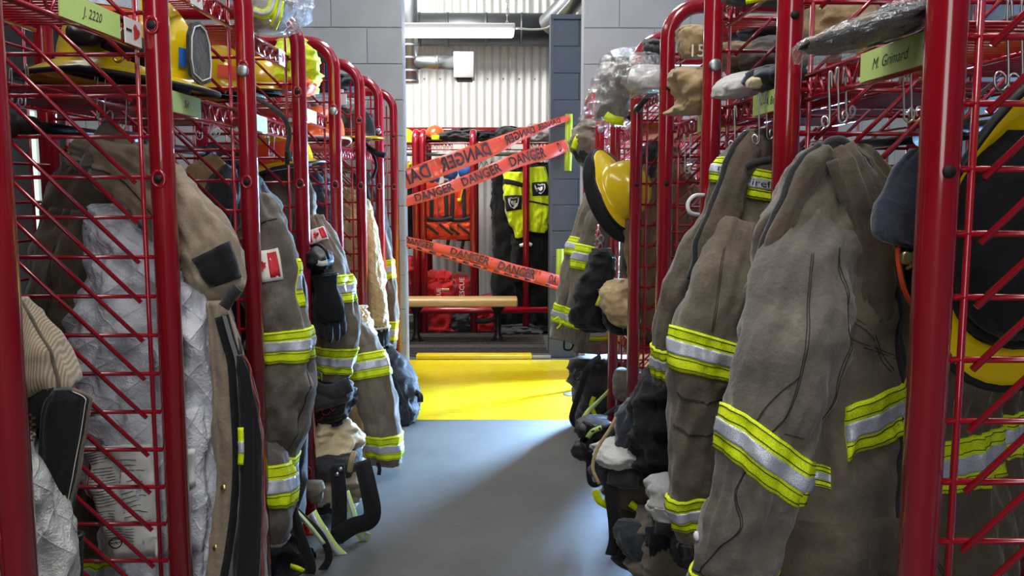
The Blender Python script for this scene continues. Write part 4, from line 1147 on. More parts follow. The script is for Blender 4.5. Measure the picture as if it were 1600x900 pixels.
t = trousers_bunch('folded brown work trousers with pale hood stuffed in, lowest on the right', 'bunker_trousers', [
    ('trouser_legs', 'taupe', [(800, 1015, 1062, 2.490, .05), (830, 1000, 1080, 2.470, .09), (862, 992, 1090, 2.470, .1), (884, 1000, 1085, 2.470, .08), (898, 1010, 1070, 2.470, .05)], 14, .018),
    ('waistband', 'charcoal', [(800, 1022, 1066, 2.430, .05), (816, 1022, 1070, 2.420, .07), (832, 1026, 1072, 2.430, .06)], 15, .008),
    ('knee_patch', 'black_cloth', [(828, 1016, 1046, 2.390, .02), (850, 1016, 1050, 2.380, .03), (876, 1020, 1046, 2.390, .02)], 16, .01)], (1040, 900, 2.470))
strap('suspender', [(960, 862, 2.530), (976, 876, 2.490), (1004, 884, 2.450), (1026, 872, 2.430)], 26, M['black_cloth'], t, .005)
t = thing('cloth_pouch', 'blue grey cloth pouch hanging under the white-lined trousers', 'pouch', at(985, 870, 2.45))
lump('pouch', M['blue_black'], t, [(816, 976, 996, 2.46, .02), (826, 970, 1004, 2.45, .04), (850, 968, 1004, 2.45, .05), (868, 984, 1002, 2.45, .03)], fold=.01, seed=6)
t = thing('flash_hood', 'pale grey knitted hood crumpled beside the lowest right sleeve cuff', 'hood', at(1045, 806, 2.24))
lump('hood', M['gray_cloth'], t, [(744, 1038, 1058, 2.26, .02), (754, 1022, 1064, 2.24, .05), (772, 1018, 1066, 2.23, .06), (790, 1022, 1064, 2.23, .05), (800, 1024, 1062, 2.24, .03)], fold=.02, fu=2.2, fv=2.4, seed=18)
lump('hood_edge', M['white_cloth'], t, [(786, 1022, 1064, 2.2, .04), (798, 1022, 1064, 2.2, .05), (808, 1028, 1062, 2.21, .04)], fold=.008, seed=19)
t = thing('jacket', 'large black cloth jacket bunched against the second right coat sleeve', 'jacket', at(1040, 740, 2.620))
lump('jacket_cloth', M['black_cloth'], t, [(560, 1048, 1066, 2.520, .03), (584, 1020, 1070, 2.520, .07), (620, 1000, 1076, 2.520, .1), (680, 994, 1078, 2.520, .11), (720, 1006, 1078, 2.520, .1), (752, 1030, 1076, 2.520, .06)], fold=.024, fu=1.8, fv=1, seed=22, nu=64)
t = thing('jacket', 'navy cloth jacket bundled left of the large black jacket', 'jacket', at(985, 700, 2.6))
lump('jacket_cloth', M['navy'], t, [(626, 986, 1004, 2.58, .03), (646, 974, 1012, 2.56, .05), (680, 966, 1010, 2.56, .06), (702, 964, 1000, 2.58, .04)], fold=.02, seed=23)
strap('piping', [(996, 662, 2.48), (988, 684, 2.48), (982, 704, 2.5)], 3, M['blue_black'], t)
t = thing('work_boots', 'black rubber boots stacked under the far right coat', 'boots', at(925, 730, 3.3))
for (y, x0, x1, sd) in ((652, 908, 948, 3), (686, 906, 944, 5)):
    lump('boot', M['black_rubber'], t, [(y, x0 + 10, x1 - 10, 3.3, .03), (y + 8, x0, x1, 3.28, .06), (y + 22, x0 - 1, x1 - 2, 3.28, .06), (y + 32, x0 + 6, x1 - 12, 3.3, .03)], fold=.012, fu=2, fv=2.5, seed=sd)
    for k in range(4): cord('boot_rib', [(x0 + 3 + k * 4, y + 6 + k * 2, 3.21), (x0 + 10 + k * 6, y + 14 + k, 3.2), (x0 + 8 + k * 7, y + 26 - k, 3.21)], .006, M['black_rubber'], t)
strap('lime_strap', [(918, 684, 3.2), (926, 674, 3.19), (940, 668, 3.2)], 8, M['lime_label'], t)
strap('boot_loop', [(988, 632, 3.483), (960, 640, 3.46), (936, 660, 3.3), (922, 690, 3.2), (920, 716, 3.22), (922, 752, 3.2), (934, 756, 3.2), (944, 738, 3.2)], 8, M['black_cloth'], t, .004)
t = thing('suspenders', 'black and lime trouser braces looping down at the end of the right rack', 'suspenders', at(905, 665, 3.9))
strap('black_webbing', [(938, 556, 4.06), (920, 572, 3.92), (910, 600, 3.9), (896, 640, 3.88), (894, 655, 3.88), (902, 664, 3.88), (916, 650, 3.88)], 9, M['black_cloth'], t, .004)
strap('lime_webbing', [(950, 612, 4.05), (932, 630, 3.8), (918, 644, 3.7), (908, 662, 3.7), (906, 672, 3.7)], 7, M['lime_label'], t, .004)
cord('buckle', [(900, 578, 3.86), (896, 586, 3.85), (900, 594, 3.85), (908, 588, 3.85), (908, 580, 3.86)], .006, M['black_plastic'], t)
t = thing('bunker_trousers', 'dark folded work trousers filling the lower bay below the far right coat', 'trousers', at(940, 660, 4.300))
lump('trouser_legs', M['charcoal'], t, [(560, 912, 985, 4.400, .08), (600, 908, 990, 4.400, .12), (650, 915, 990, 4.400, .12), (690, 930, 985, 4.400, .1)], fold=.03, seed=31)
strap('yellow_trim', [(928, 620, 4.240), (924, 634, 4.230), (930, 650, 4.230)], 7, M['hivis'], t, .005)
cloth('dim grey hood lying on the lower shelf behind the fourth right post', 'hood', 'flash_hood', 'taupe_gray', [(576, 968, 976, 3.750, .03), (590, 962, 984, 3.730, .05), (612, 962, 984, 3.730, .05), (624, 968, 980, 3.750, .03)], 35)
t = thing('work_boots', 'black boots on the lowest shelf by the third right post', 'boots', at(1060, 880, 2.3))
lump('boot', M['black_rubber'], t, [(838, 1066, 1080, 2.2, .02), (850, 1056, 1092, 2.2, .05), (872, 1056, 1094, 2.2, .05), (880, 1062, 1088, 2.2, .03)], fold=.014, fu=2, fv=2, seed=36)
cord('pull_loop', [(1066, 842, 2.14), (1058, 856, 2.12), (1064, 870, 2.13)], .006, M['black_rubber'], t)

# ================================================================== LEFT ROW
# ---- near coat turned inside out at the left edge
D = 1.46
t = thing('turnout_coat', 'inside-out coat at the left edge with ribbed tan collar and white quilted lining', 'coat', at(40, 1000, D), 'turnout coats on the left rack')
w0 = rows([(232, -190, -140, D + .12, .02), (270, -250, -90, D + .12, .05), (330, -300, -50, D + .12, .07), (450, -330, -20, D + .12, .08), (600, -340, -10, D + .12, .08), (800, -340, 0, D + .12, .08), (1020, -330, 0, D + .12, .08)], 2.4, .012, 1.4, .5, 80)
w0.mesh('outer_shell', M['taupe'], t, 56)
k0 = rows([(466, -8, 24, D, .015), (490, -40, 48, D, .035), (530, -60, 80, D, .05), (572, -70, 97, D, .055), (600, -70, 100, D, .05), (622, -60, 88, D, .03)], 2.6, .008, 1.3, .8, 81)
k0.mesh('ribbed_collar', M['ribbed_tan'], t, 60)
k0.patch('velcro_patch', .2, .36, 2.52, 3.72, M['velcro'], t, .006, 12, 6)
MB().tube([k0.P(.055 + .14 * 0, i / 40 * 4.6 + .1, .001) for i in range(41)], .0035, 6).build('collar_piping', M['taupe'], t)
n0 = rows([(604, -20, 80, D - .03, .02), (622, -20, 80, D - .03, .03), (660, -20, 70, D - .03, .03), (674, -20, 40, D - .03, .015)], 3, .004, 1, 1, 82)
n0.mesh('chin_strap', M['velcro'], t, 40)
f0 = rows([(608, 88, 112, D - .045, .010), (618, 80, 138, D - .045, .014), (634, 72, 139, D - .045, .014), (690, 66, 130, D - .04, .014), (750, 70, 116, D - .035, .014), (810, 80, 104, D - .03, .012), (845, 90, 98, D - .03, .008)], 4, .003, 1, .5, 83)
f0.mesh('closure_flap', M['velcro'], t, 44)
MB().tube([f0.P(.02, i / 40 * 6, .001) for i in range(41)], .0032, 6).build('flap_binding', M['taupe'], t)
stuff(MB().tube([f0.P(.09, i / 60 * 5.6 + .2, .0012) for i in range(61)], .0008, 5).build('stitching', M['white_thread'], t))
i0 = rows([(640, 0, 80, D, .03), (700, 0, 84, D, .04), (800, -10, 92, D, .04), (900, -10, 98, D, .05), (1000, -10, 100, D, .05)], 2.4, .008, 1.3, .6, 84)
i0.mesh('inner_shell', M['taupe'], t, 48)
l0 = rows([(668, -60, 26, D - .06, .02), (700, -60, 44, D - .06, .05), (750, -60, 70, D - .065, .06), (820, -60, 88, D - .07, .06), (900, -60, 92, D - .07, .06), (1000, -60, 92, D - .07, .06)], 2.3, .012, 1.4, .8, 85)
l0.mesh('quilted_lining', M['white_quilt'], t, 72)
z0 = MB()
for i in range(9): z0.box(tuple(at(44 + (i % 2) * 5, 650 + i * 5, D - .078)), tuple(at(44 + (i % 2) * 5, 650 + i * 5, D - .078) + Vector((.006, .004, .003))))
stuff(z0.build('zip_tooth', M['brass'], t, smooth=False))
# ---- corrugated black hose end
t = thing('breathing_hose', 'short black corrugated hose standing upright below the black closure flap', 'hose', at(110, 930, 1.5))
pr = []
for i in range(26):
    z = -.1 + i * .0072; pr += [(.0125, z), (.0165, z + .0018), (.0165, z + .004), (.0125, z + .0056)]
MB().lathe(pr, 20, Matrix.Translation(at(111, 840, 1.5) + Vector((0, 0, -.09))) @ Matrix.Rotation(R(3), 4, 'Y')).build('ribbed_tube', M['rubber_hose'], t)
e0 = at(111, 840, 1.5) + Vector((.004, 0, .003))
MB().tube([e0 + Vector((.014 * math.cos(q), .014 * math.sin(q), 0)) for q in [i * math.pi / 10 for i in range(20)]], .005, 7, closed=True).build('end_ring', M['rubber_hose'], t)

# ---- open coat with silver lining in the second bay
D = 2.12
t = thing('turnout_coat', 'open brown coat with silver quilted lining and long black zip, second left bay', 'coat', at(230, 1000, D), 'turnout coats on the left rack')
b1 = rows([(222, 150, 205, D + .12, .03), (270, 105, 250, D + .12, .06), (340, 84, 290, D + .12, .08), (450, 64, 330, D + .12, .09), (560, 60, 370, D + .12, .09), (700, 75, 385, D + .12, .09), (850, 100, 395, D + .12, .09), (1000, 110, 395, D + .12, .09)], 2.4, .014, 1.5, .5, 91)
b1.mesh('outer_shell', M['taupe_dark'], t, 72)
s1 = arm([(120, 330, D + .02, 26), (108, 400, D, 40), (98, 480, D, 48), (104, 560, D, 50), (128, 650, D, 50), (146, 740, D, 48), (150, 830, D, 44), (150, 890, D, 42), (150, 950, D, 40)], 2.2, .012, 1.3, .7, 92, .7)
s1.mesh('sleeve', M['taupe_dark'], t, 56)
s1.band(2.92, 3.66, t); s1.band(6.45, 7.2, t)
s1.seams(t, [[(.3, .8), (.25, 1.8), (.3, 2.7)]], r=.0014)
l1 = rows([(318, 176, 200, D - .1, .02), (340, 160, 222, D - .1, .04), (400, 152, 292, D - .11, .06), (460, 140, 326, D - .12, .07), (520, 126, 340, D - .13, .08), (580, 122, 346, D - .13, .085), (660, 136, 350, D - .13, .085), (740, 160, 348, D - .13, .085), (820, 184, 336, D - .13, .08), (900, 206, 324, D - .12, .07), (1000, 220, 318, D - .12, .06)], 2.3, .022, 1.5, .7, 93)
l1.mesh('quilted_lining', M['silver_quilt'], t, 96, 90)
pk = l1.patch('lining_pocket', .10, .40, l1.v_of_y(628), l1.v_of_y(842), M['silver_quilt'], t, .008, 20, 14)
lb = l1.patch('care_label', .225, .365, l1.v_of_y(672), l1.v_of_y(838), M['white_label'], t, .0115, 14, 16)
l1.patch('care_label', .135, .205, l1.v_of_y(686), l1.v_of_y(742), M['white_label'], t, .0115, 8, 6)
l1.patch('red_stripe', .347, .354, l1.v_of_y(674), l1.v_of_y(790), M['ink_red'], lb, .0128, 3, 12)
pr_ = []
tl = MB()
rnd = random.Random(3)
for i in range(34):
    v = l1.v_of_y(678 + i * 4.2)
    if i % 7 == 6: continue
    a, b = (.342, .300) if i < 26 else (.34, .27)
    tl.tube([l1.P(a - (a - b) * k / 5, v, .0122) for k in range(6)], .0007, 4)
for i in range(13):
    v = l1.v_of_y(694 + i * 7.5); a = .290 - rnd.random() * .012; b = .24 + rnd.random() * .02
    tl.tube([l1.P(a - (a - b) * k / 5, v, .0128) for k in range(6)], .0008, 4)
stuff(tl.build('print_line', M['ink'], lb))
def ring_on(L_, u, v, ru, rv, r, mat, parent, name):
    return MB().tube([L_.P(u + ru * math.cos(q), v + rv * math.sin(q), .0128) for q in [i * math.pi / 10 for i in range(20)]], r, 5, closed=True).build(name, mat, parent)
ring_on(l1, .318, l1.v_of_y(817), .011, .09, .0013, M['ink'], lb, 'round_mark')
V, Fc = text_mesh('UL', 1.0)
mesh_obj('mark_letters', [l1.P(.318 - v.x * .009, l1.v_of_y(817) - v.y * .085, .013) for v in V], Fc, M['ink'], lb, smooth=False)
V, Fc = text_mesh('5', 1.0)
mesh_obj('size_number', [l1.P(.16 - v.x * .012, l1.v_of_y(704) - v.y * .12, .013) for v in V], Fc, M['ink'], t, smooth=False)
# collar sweeping from the hook down to the right, and its pointed hanger
c1 = arm([(118, 236, D - .08, 8), (148, 248, D - .1, 24), (195, 262, D - .13, 36), (240, 296, D - .15, 42), (282, 344, D - .16, 46), (315, 395, D - .16, 48), (338, 440, D - .16, 34), (346, 470, D - .15, 16)], 2.1, .010, 1.3, .9, 94, .6)
c1.mesh('raised_collar', M['taupe_light'], t, 52)
c1.seams(t, [[(.32, .6), (.30, 2), (.30, 3.5), (.32, 5)]], r=.0013)
c1.patch('velcro_patch', .06, .26, 5.1, 6.1, M['velcro'], t, .005, 10, 6)
h1 = rows([(188, 166, 176, D - .08, .008), (204, 156, 184, D - .09, .015), (230, 140, 205, D - .1, .03), (262, 128, 215, D - .1, .04)], 2.2, .005, 1.2, 1, 95)
h1.mesh('hanger_peak', M['taupe'], t, 32)
strap('yellow_tab', [(216, 236, D - .16), (222, 250, D - .165), (226, 262, D - .165)], 20, M['hivis'], t, .004)
# front edge: leather facing, zip and black storm flap
g1 = rows([(470, 326, 348, D - .2, .008), (540, 330, 362, D - .2, .012), (620, 334, 366, D - .2, .012), (700, 340, 374, D - .2, .012), (800, 338, 366, D - .2, .012), (900, 330, 352, D - .2, .012), (1000, 326, 346, D - .2, .012)], 3, .006, 1.4, 1, 96)
g1.mesh('front_facing', M['taupe_light'], t, 32)
zp = [(346, 494, D - .22), (356, 530, D - .225), (366, 566, D - .225), (370, 620, D - .225), (374, 690, D - .225), (374, 740, D - .225), (370, 800, D - .225), (362, 860, D - .225), (354, 910, D - .225), (350, 980, D - .225)]
strap('zip_tape', zp, 22, M['black_cloth'], t, .004)
Pz = smooth_path([at(x + 5, y, d - .006) for x, y, d in zp], 22); zt = MB(); acc = 0
for a, b in zip(Pz, Pz[1:]):
    zt.box(tuple(a - Vector((.0045, .002, .0015))), tuple(a + Vector((.0045, .002, .0015))))
stuff(zt.build('zip_tooth', M['galv'], t, smooth=False))
f1 = rows([(555, 372, 380, D - .24, .006), (590, 374, 394, D - .245, .01), (640, 376, 402, D - .25, .012), (700, 378, 407, D - .25, .012), (800, 376, 408, D - .25, .012), (900, 370, 406, D - .25, .012), (1000, 366, 404, D - .25, .012)], 3, .004, 1.2, .6, 97)
f1.mesh('storm_flap', M['velcro'], t, 32)
stuff(MB().tube([f1.P(.0, i / 50 * 6, .001) for i in range(51)], .0012, 5).build('stitching', M['ink_red'], t))
bb = strap('yellow_band', [(376, 668, D - .276), (377, 700, D - .278), (376, 726, D - .278)], 9, M['hivis'], t, .003)
strap('silver_strip', [(376, 690, D - .280), (377, 700, D - .281), (377, 708, D - .280)], 9, M['reflect'], bb, .003)
strap('snap_tab', [(350, 480, D - .23), (362, 460, D - .235), (372, 450, D - .235)], 18, M['charcoal'], t, .006)
sn = MB()
for (x, y) in ((350, 762), (337, 855)): sn.lathe([(.009, 0), (.009, .003), (.005, .006)], 14, Matrix.Translation(at(x, y, D - .213)) @ Matrix.Rotation(R(90), 4, 'X'))
stuff(sn.build('brass_snap', M['brass'], t))

# ---- coat with the flag badge, third bay
D = 2.82
t = thing('turnout_coat', 'brown coat with flag-badge sleeve hanging out beside the third left post', 'coat', at(420, 900, D), 'turnout coats on the left rack')
b2 = rows([(250, 330, 362, D, .03), (280, 296, 400, D, .06), (340, 270, 430, D, .09), (450, 262, 460, D, .1), (600, 265, 470, D, .1), (750, 275, 465, D, .1), (880, 285, 455, D, .1)], 2.4, .014, 1.5, .5, 101)
b2.mesh('coat_body', M['charcoal'], t, 64)
c2 = arm([(352, 256, D - .08, 14), (326, 280, D - .1, 28), (302, 320, D - .12, 34), (282, 370, D - .12, 30), (276, 420, D - .11, 20)], 2, .008, 1.4, 1, 102, .6)
c2.mesh('collar_fold', M['tan'], t, 40)
c2b = arm([(362, 262, D - .12, 10), (348, 300, D - .15, 22), (330, 350, D - .17, 24), (316, 400, D - .17, 20), (310, 440, D - .16, 12)], 2, .008, 1.4, 1, 103, .5)
c2b.mesh('storm_collar', M['charcoal'], t, 36)
c2b.patch('velcro_patch', .12, .4, 1.8, 2.9, M['velcro'], t, .004, 10, 6)
s2 = arm([(398, 312, D - .16, 14), (410, 360, D - .2, 32), (420, 420, D - .22, 41), (432, 490, D - .23, 41), (440, 545, D - .23, 41), (442, 610, D - .23, 40), (437, 670, D - .22, 35), (428, 725, D - .21, 31), (422, 770, D - .2, 26)], 2.2, .011, 1.3, .8, 104, .8)
s2.mesh('sleeve', M['taupe_gray'], t, 64)
s2.band(3.42, 4.24, t, tilt=.03); s2.band(6.55, 7.35, t, tilt=.1)
s2.band(1.9, 2.9, t, .97, 1.06, nu=8)
s2.seams(t, [[(.05, 4.5), (.06, 5.4), (.12, 6.3)], [(.45, .9), (.3, .95), (.1, .9)]], r=.0016)
flag_patch(s2, .365, .15, 1.62, 2.3, t)
s2b = arm([(398, 690, D - .28, 16), (408, 720, D - .3, 28), (418, 760, D - .31, 34), (424, 800, D - .31, 32), (420, 845, D - .3, 24)], 2.2, .01, 1.3, .8, 105, .8)
s2b.mesh('sleeve', M['taupe_gray'], t, 44)
s2b.band(1.15, 2.5, t, tilt=.2)
MB().tube([s2b.P(i / 24, 3.9, .002) for i in range(24)], .006, 6, closed=True).build('cuff_edge', M['taupe'], t)
# dark trousers and webbing below it
t = thing('bunker_trousers', 'black work trousers with webbing loop heaped beneath the flag-badge sleeve', 'trousers', at(430, 905, 2.750))
lump('trouser_cloth', M['black_cloth'], t, [(820, 408, 436, 2.770, .05), (846, 398, 452, 2.750, .1), (880, 396, 470, 2.750, .12), (920, 400, 470, 2.750, .12)], fold=.02, seed=44)
strap('webbing', [(452, 760, 2.750), (458, 800, 2.710), (474, 850, 2.670), (486, 886, 2.670), (478, 905, 2.690)], 16, M['black_cloth'], t, .005)
strap('webbing', [(464, 800, 2.750), (500, 835, 2.710), (514, 870, 2.710), (500, 896, 2.710)], 12, M['black_cloth'], t, .005)
strap('yellow_tab', [(454, 884, 2.630), (466, 888, 2.620), (474, 892, 2.630)], 7, M['hivis'], t, .004)
t = thing('utility_strap', 'dark webbing strap with buckle dangling from the shelf right of the third left post', 'strap', at(446, 260, 2.6))
strap('webbing', [(398, 152, 2.62), (420, 165, 2.58), (442, 182, 2.55), (452, 205, 2.55), (449, 232, 2.55), (449, 258, 2.55)], 7, M['charcoal'], t, .004)
MB().bbox((0, 0, 0), (.022, .008, .03), .003, mat=Matrix.Translation(at(445, 252, 2.54))).build('buckle', M['black_plastic'], t)

# ---- fourth bay: banded sleeve, gloves, mask
D = 3.43
t = thing('turnout_coat', 'brown coat with two wide yellow sleeve bands hanging beside the fourth left post', 'coat', at(500, 700, D), 'turnout coats on the left rack')
b3 = rows([(252, 428, 452, D, .03), (280, 408, 470, D, .07), (340, 402, 480, D, .1), (450, 412, 505, D, .11), (560, 430, 520, D, .11), (650, 440, 520, D, .1)], 2.4, .02, 1.7, .6, 111)
b3.mesh('coat_body', M['taupe'], t, 60)
b3.seams(t, [[(.2, .7), (.17, 1.5), (.13, 2.6)], [(.4, .8), (.36, 1.8)]], r=.0015)
s3 = arm([(488, 340, D - .16, 9), (500, 380, D - .2, 18), (514, 430, D - .22, 25), (523, 475, D - .23, 29), (524, 520, D - .23, 31), (521, 560, D - .23, 26), (517, 590, D - .22, 23)], 2.2, .01, 1.3, .9, 112, .8)
s3.mesh('sleeve', M['taupe'], t, 52)
s3.band(2.1, 2.95, t, tilt=.02); s3.band(4.45, 5.55, t)
s3.band(5.3, 6.0, t, .3, .55, nu=10)
flag_patch(s3, .36, .12, .55, 1.05, t)
for i, (x, y, a, sc) in enumerate(((494, 396, 6, .95), (507, 428, -8, 1.15))):
    glove(('black padded glove clipped by the fourth left post, topmost of two', 'black glove hanging fingers down by the fourth left post, lower of two')[i], x, y, 3.06 + .05 * (1 - i), sc * .9, a, 'black_cloth', i + 3, 'black gloves by the fourth left post')
t = thing('face_mask', 'black rubber breathing mask with clear visor tip above the black gloves', 'mask', at(495, 420, 3.100))
lump('mask_body', M['black_rubber'], t, [(385, 482, 494, 3.100, .02), (394, 480, 508, 3.070, .04), (408, 480, 514, 3.060, .05), (420, 484, 510, 3.070, .03)], fold=.008, seed=7)
strap('visor_tip', [(494, 410, 3.000), (502, 412, 2.990), (512, 410, 3.000)], 8, M['white_gray'], t, .003)
cord('mask_strap', [(482, 386, 3.070), (496, 382, 3.020), (508, 390, 3.000), (514, 404, 3.010)], .006, M['black_rubber'], t)

# ---- cap, tan lined trousers and braces below
t = thing('cap', 'dark grey peaked cap shape resting on top of the tan-lined trousers', 'cap', at(510, 650, 3.230))
lump('cap_crown', M['charcoal'], t, [(588, 500, 532, 3.250, .04), (600, 476, 548, 3.210, .08), (624, 474, 542, 3.190, .09), (640, 472, 505, 3.210, .05)], fold=.008, seed=8)
strap('peak', [(480, 600, 3.120), (510, 614, 3.100), (548, 600, 3.130)], 24, M['charcoal'], t, .006)
t = thing('helmet_cover', 'black cloth hood with a faint red-lettered edge below the dark cap', 'hood', at(525, 660, 3.230))
lump('hood_cloth', M['black_cloth'], t, [(608, 520, 548, 3.230, .03), (624, 500, 551, 3.210, .06), (646, 490, 540, 3.210, .06), (662, 496, 532, 3.230, .03)], fold=.01, seed=9)
text_on('red_letters', 'SCCL', .05, lambda x, y: at(503, 648, 3.115) + Vector((x * .8, 0, x * .62)) + Vector((-y * .5, 0, y * .8)), M['red_dark'], t)
t = trousers_bunch('brown work trousers with cream lining and black braces hung open in the fourth left bay', 'bunker_trousers', [
    ('lining', 'cream', [(654, 502, 526, 3.230, .03), (668, 490, 544, 3.230, .06), (690, 483, 553, 3.230, .08), (706, 482, 556, 3.230, .08)], 24, .02),
    ('waistband', 'charcoal', [(700, 466, 560, 3.210, .1), (716, 464, 562, 3.190, .12), (736, 470, 558, 3.190, .11)], 25, .006),
    ('trouser_legs', 'taupe_light', [(724, 466, 560, 3.230, .1), (748, 468, 564, 3.210, .12), (772, 472, 558, 3.210, .11), (790, 482, 545, 3.230, .07)], 26, .014),
    ('seat_patch', 'black_cloth', [(768, 486, 545, 3.190, .1), (780, 486, 542, 3.190, .1), (794, 492, 534, 3.210, .06)], 27, .006)], (515, 800, 3.230))
strap('brace', [(526, 726, 2.940), (530, 770, 2.920), (530, 815, 2.920), (527, 842, 2.930)], 24, M['black_cloth'], t, .005)
strap('brace', [(527, 838, 2.920), (552, 822, 2.910), (574, 815, 2.910), (582, 800, 2.910), (576, 764, 2.930), (566, 720, 2.980)], 28, M['black_cloth'], t, .005)
strap('brace', [(520, 838, 2.920), (530, 850, 2.920), (541, 868, 2.930), (540, 846, 2.940)], 14, M['black_cloth'], t, .004)
MB().lathe([(.008, 0), (.008, .003), (.004, .006)], 12, Matrix.Translation(at(532, 733, 2.925)) @ Matrix.Rotation(R(90), 4, 'X')).build('snap_button', M['steel'], t)
MB().lathe([(.008, 0), (.008, .003), (.004, .006)], 12, Matrix.Translation(at(527, 741, 2.925)) @ Matrix.Rotation(R(90), 4, 'X')).build('snap_button', M['steel'], t)
lump('thigh_pocket', M['taupe'], t, [(752, 478, 500, 2.970, .015), (766, 480, 505, 2.960, .02), (784, 488, 498, 2.970, .01)], fold=.004, seed=28)
cord('belt_clip', [(553, 706, 2.950), (549, 720, 2.930), (546, 736, 2.940)], .01, M['tan'], t)
t = thing('suspenders', 'lime reflective braces trailing to the floor below the tan-lined trousers', 'suspenders', at(520, 885, 2.900))
def lime_strap(nm, pts, w_, parent):
    o = strap(nm, pts, w_, M['lime_label'], parent, .004)
    strap('silver_strip', [(x, y, d - .004) for x, y, d in pts], w_ * .4, M['reflect'], o, .003)
lime_strap('brace', [(486, 802, 2.840), (500, 826, 2.820), (520, 856, 2.820), (540, 876, 2.840)], 20, t)
lime_strap('brace', [(540, 768, 2.980), (548, 792, 2.960), (558, 826, 2.940), (568, 842, 2.940), (574, 832, 2.940)], 12, t)
lime_strap('brace', [(464, 800, 2.720), (484, 822, 2.700), (506, 850, 2.700)], 7, t)

# ---- fifth bay: tan lined coat sleeve
D = 3.95
t = thing('turnout_coat', 'brown coat with slanted sleeve band, hanging low beside the fifth left post', 'coat', at(575, 760, D), 'turnout coats on the left rack')
b4 = rows([(478, 545, 560, D, .02), (492, 536, 572, D, .05), (520, 528, 580, D, .09), (560, 528, 585, D, .1), (620, 530, 590, D, .1), (690, 540, 592, D, .09)], 2.4, .018, 1.7, .6, 121)
b4.mesh('quilted_lining', M['tan_quilt'], t, 56)
l4 = arm([(548, 560, D - .1, 14), (556, 620, D - .1, 17), (566, 680, D - .1, 16), (574, 732, D - .1, 13)], 2.2, .008, 1.3, .9, 122, .6)
l4.mesh('lining_edge', M['tan_quilt'], t, 36)
lump('black_cuff', M['black_cloth'], t, [(728, 564, 584, D - .1, .03), (742, 566, 584, D - .1, .04), (752, 570, 582, D - .1, .02)], fold=.006, seed=4)
s4 = arm([(543, 494, D - .16, 6), (556, 520, D - .2, 16), (570, 560, D - .24, 25), (582, 600, D - .26, 28), (594, 645, D - .27, 28), (600, 690, D - .27, 26), (602, 722, D - .26, 22)], 2.2, .009, 1.3, .9, 123, .8)
s4.mesh('sleeve', M['taupe'], t, 52)
s4.band(1.85, 2.75, t, tilt=.1); s4.band(4.65, 5.6, t, tilt=.05)
flag_patch(s4, .42, .15, .3, .9, t)
strap('cuff_tab', [(590, 722, D - .4), (593, 732, D - .4), (592, 742, D - .4)], 6, M['black_cloth'], t, .004)
# ---- tan coat and grey coat further along
D = 4.5
t = thing('turnout_coat', 'pale tan quilted coat with black cuff between the fifth and sixth left posts', 'coat', at(588, 560, D), 'turnout coats on the left rack')
b5 = rows([(296, 540, 560, D, .03), (330, 538, 575, D, .06), (420, 545, 590, D, .08), (500, 555, 596, D, .08), (560, 560, 596, D, .07)], 2.4, .016, 1.6, .6, 131)
b5.mesh('coat_body', M['tan_quilt'], t, 48)
s5 = arm([(572, 330, D - .14, 7), (577, 380, D - .18, 12), (584, 440, D - .2, 15), (591, 490, D - .2, 15), (594, 518, D - .2, 13)], 2.2, .006, 1.3, .9, 132, .8)
s5.mesh('sleeve', M['tan_quilt'], t, 44)
lump('black_cuff', M['black_cloth'], t, [(508, 582, 604, D - .2, .04), (524, 584, 605, D - .2, .045), (540, 588, 604, D - .2, .03)], fold=.006, seed=12)
MB().tube([s5.P(i / 24, 3.75, .002) for i in range(24)], .006, 6, closed=True).build('cuff_edge', M['white_gray'], t)
text_flat('chest_letters', 'TI', .07, at(562, 396, D - .2), (1, 0, 0), (0, 0, 1), M['flag_red'], t)
D = 5.12
t = thing('turnout_coat', 'dark grey coat with narrow banded sleeve nearest the grey wall on the left', 'coat', at(600, 570, D), 'turnout coats on the left rack')
b6 = rows([(270, 556, 575, D, .03), (310, 560, 592, D, .06), (380, 568, 606, D, .08), (470, 578, 612, D, .08), (545, 586, 614, D, .07)], 2.4, .014, 1.6, .6, 141)
b6.mesh('coat_body', M['charcoal'], t, 48)
s6 = arm([(584, 330, D - .14, 7), (594, 370, D - .18, 10), (603, 420, D - .2, 11), (610, 470, D - .2, 11), (613, 515, D - .2, 8), (612, 540, D - .2, 6)], 2.2, .006, 1.3, .9, 142, .8)
s6.mesh('sleeve', M['taupe'], t, 40)
s6.band(1.75, 2.3, t); s6.band(3.65, 4.6, t)
MB().tube(smooth_path([at(572, 340, D - .15), at(580, 400, D - .2), at(590, 460, D - .22), at(600, 520, D - .2)], 6), .02, 8).build('storm_flap', M['blue_black'], t)
# ---- backpack near the wall
t = thing('backpack', 'dark blue black nylon backpack hanging into the aisle at the far left end', 'backpack', at(628, 670, 4.55))
L_, o = lump('bag_body', M['blue_black'], t, [(538, 592, 606, 4.56, .04), (556, 592, 624, 4.54, .08), (590, 604, 644, 4.52, .11), (622, 616, 652, 4.52, .12), (646, 622, 648, 4.52, .1), (664, 626, 638, 4.54, .05)], fold=.014, fu=1.6, fv=.9, seed=55)
MB().tube([L_.P(.22 + .03 * math.sin(i / 8), i / 40 * 4.6 + .2, .003) for i in range(41)], .004, 5).build('zip_piping', M['blue_black'], t)
strap('carry_loop', [(594, 545, 4.44), (600, 530, 4.44), (606, 545, 4.44)], 5, M['black_cloth'], t)
strap('side_buckle', [(648, 612, 4.44), (656, 618, 4.42), (657, 628, 4.42)], 9, M['black_plastic'], t, .01)
strap('shoulder_strap', [(598, 545, 4.44), (612, 580, 4.38), (622, 620, 4.38), (628, 650, 4.4)], 5, M['black_cloth'], t)

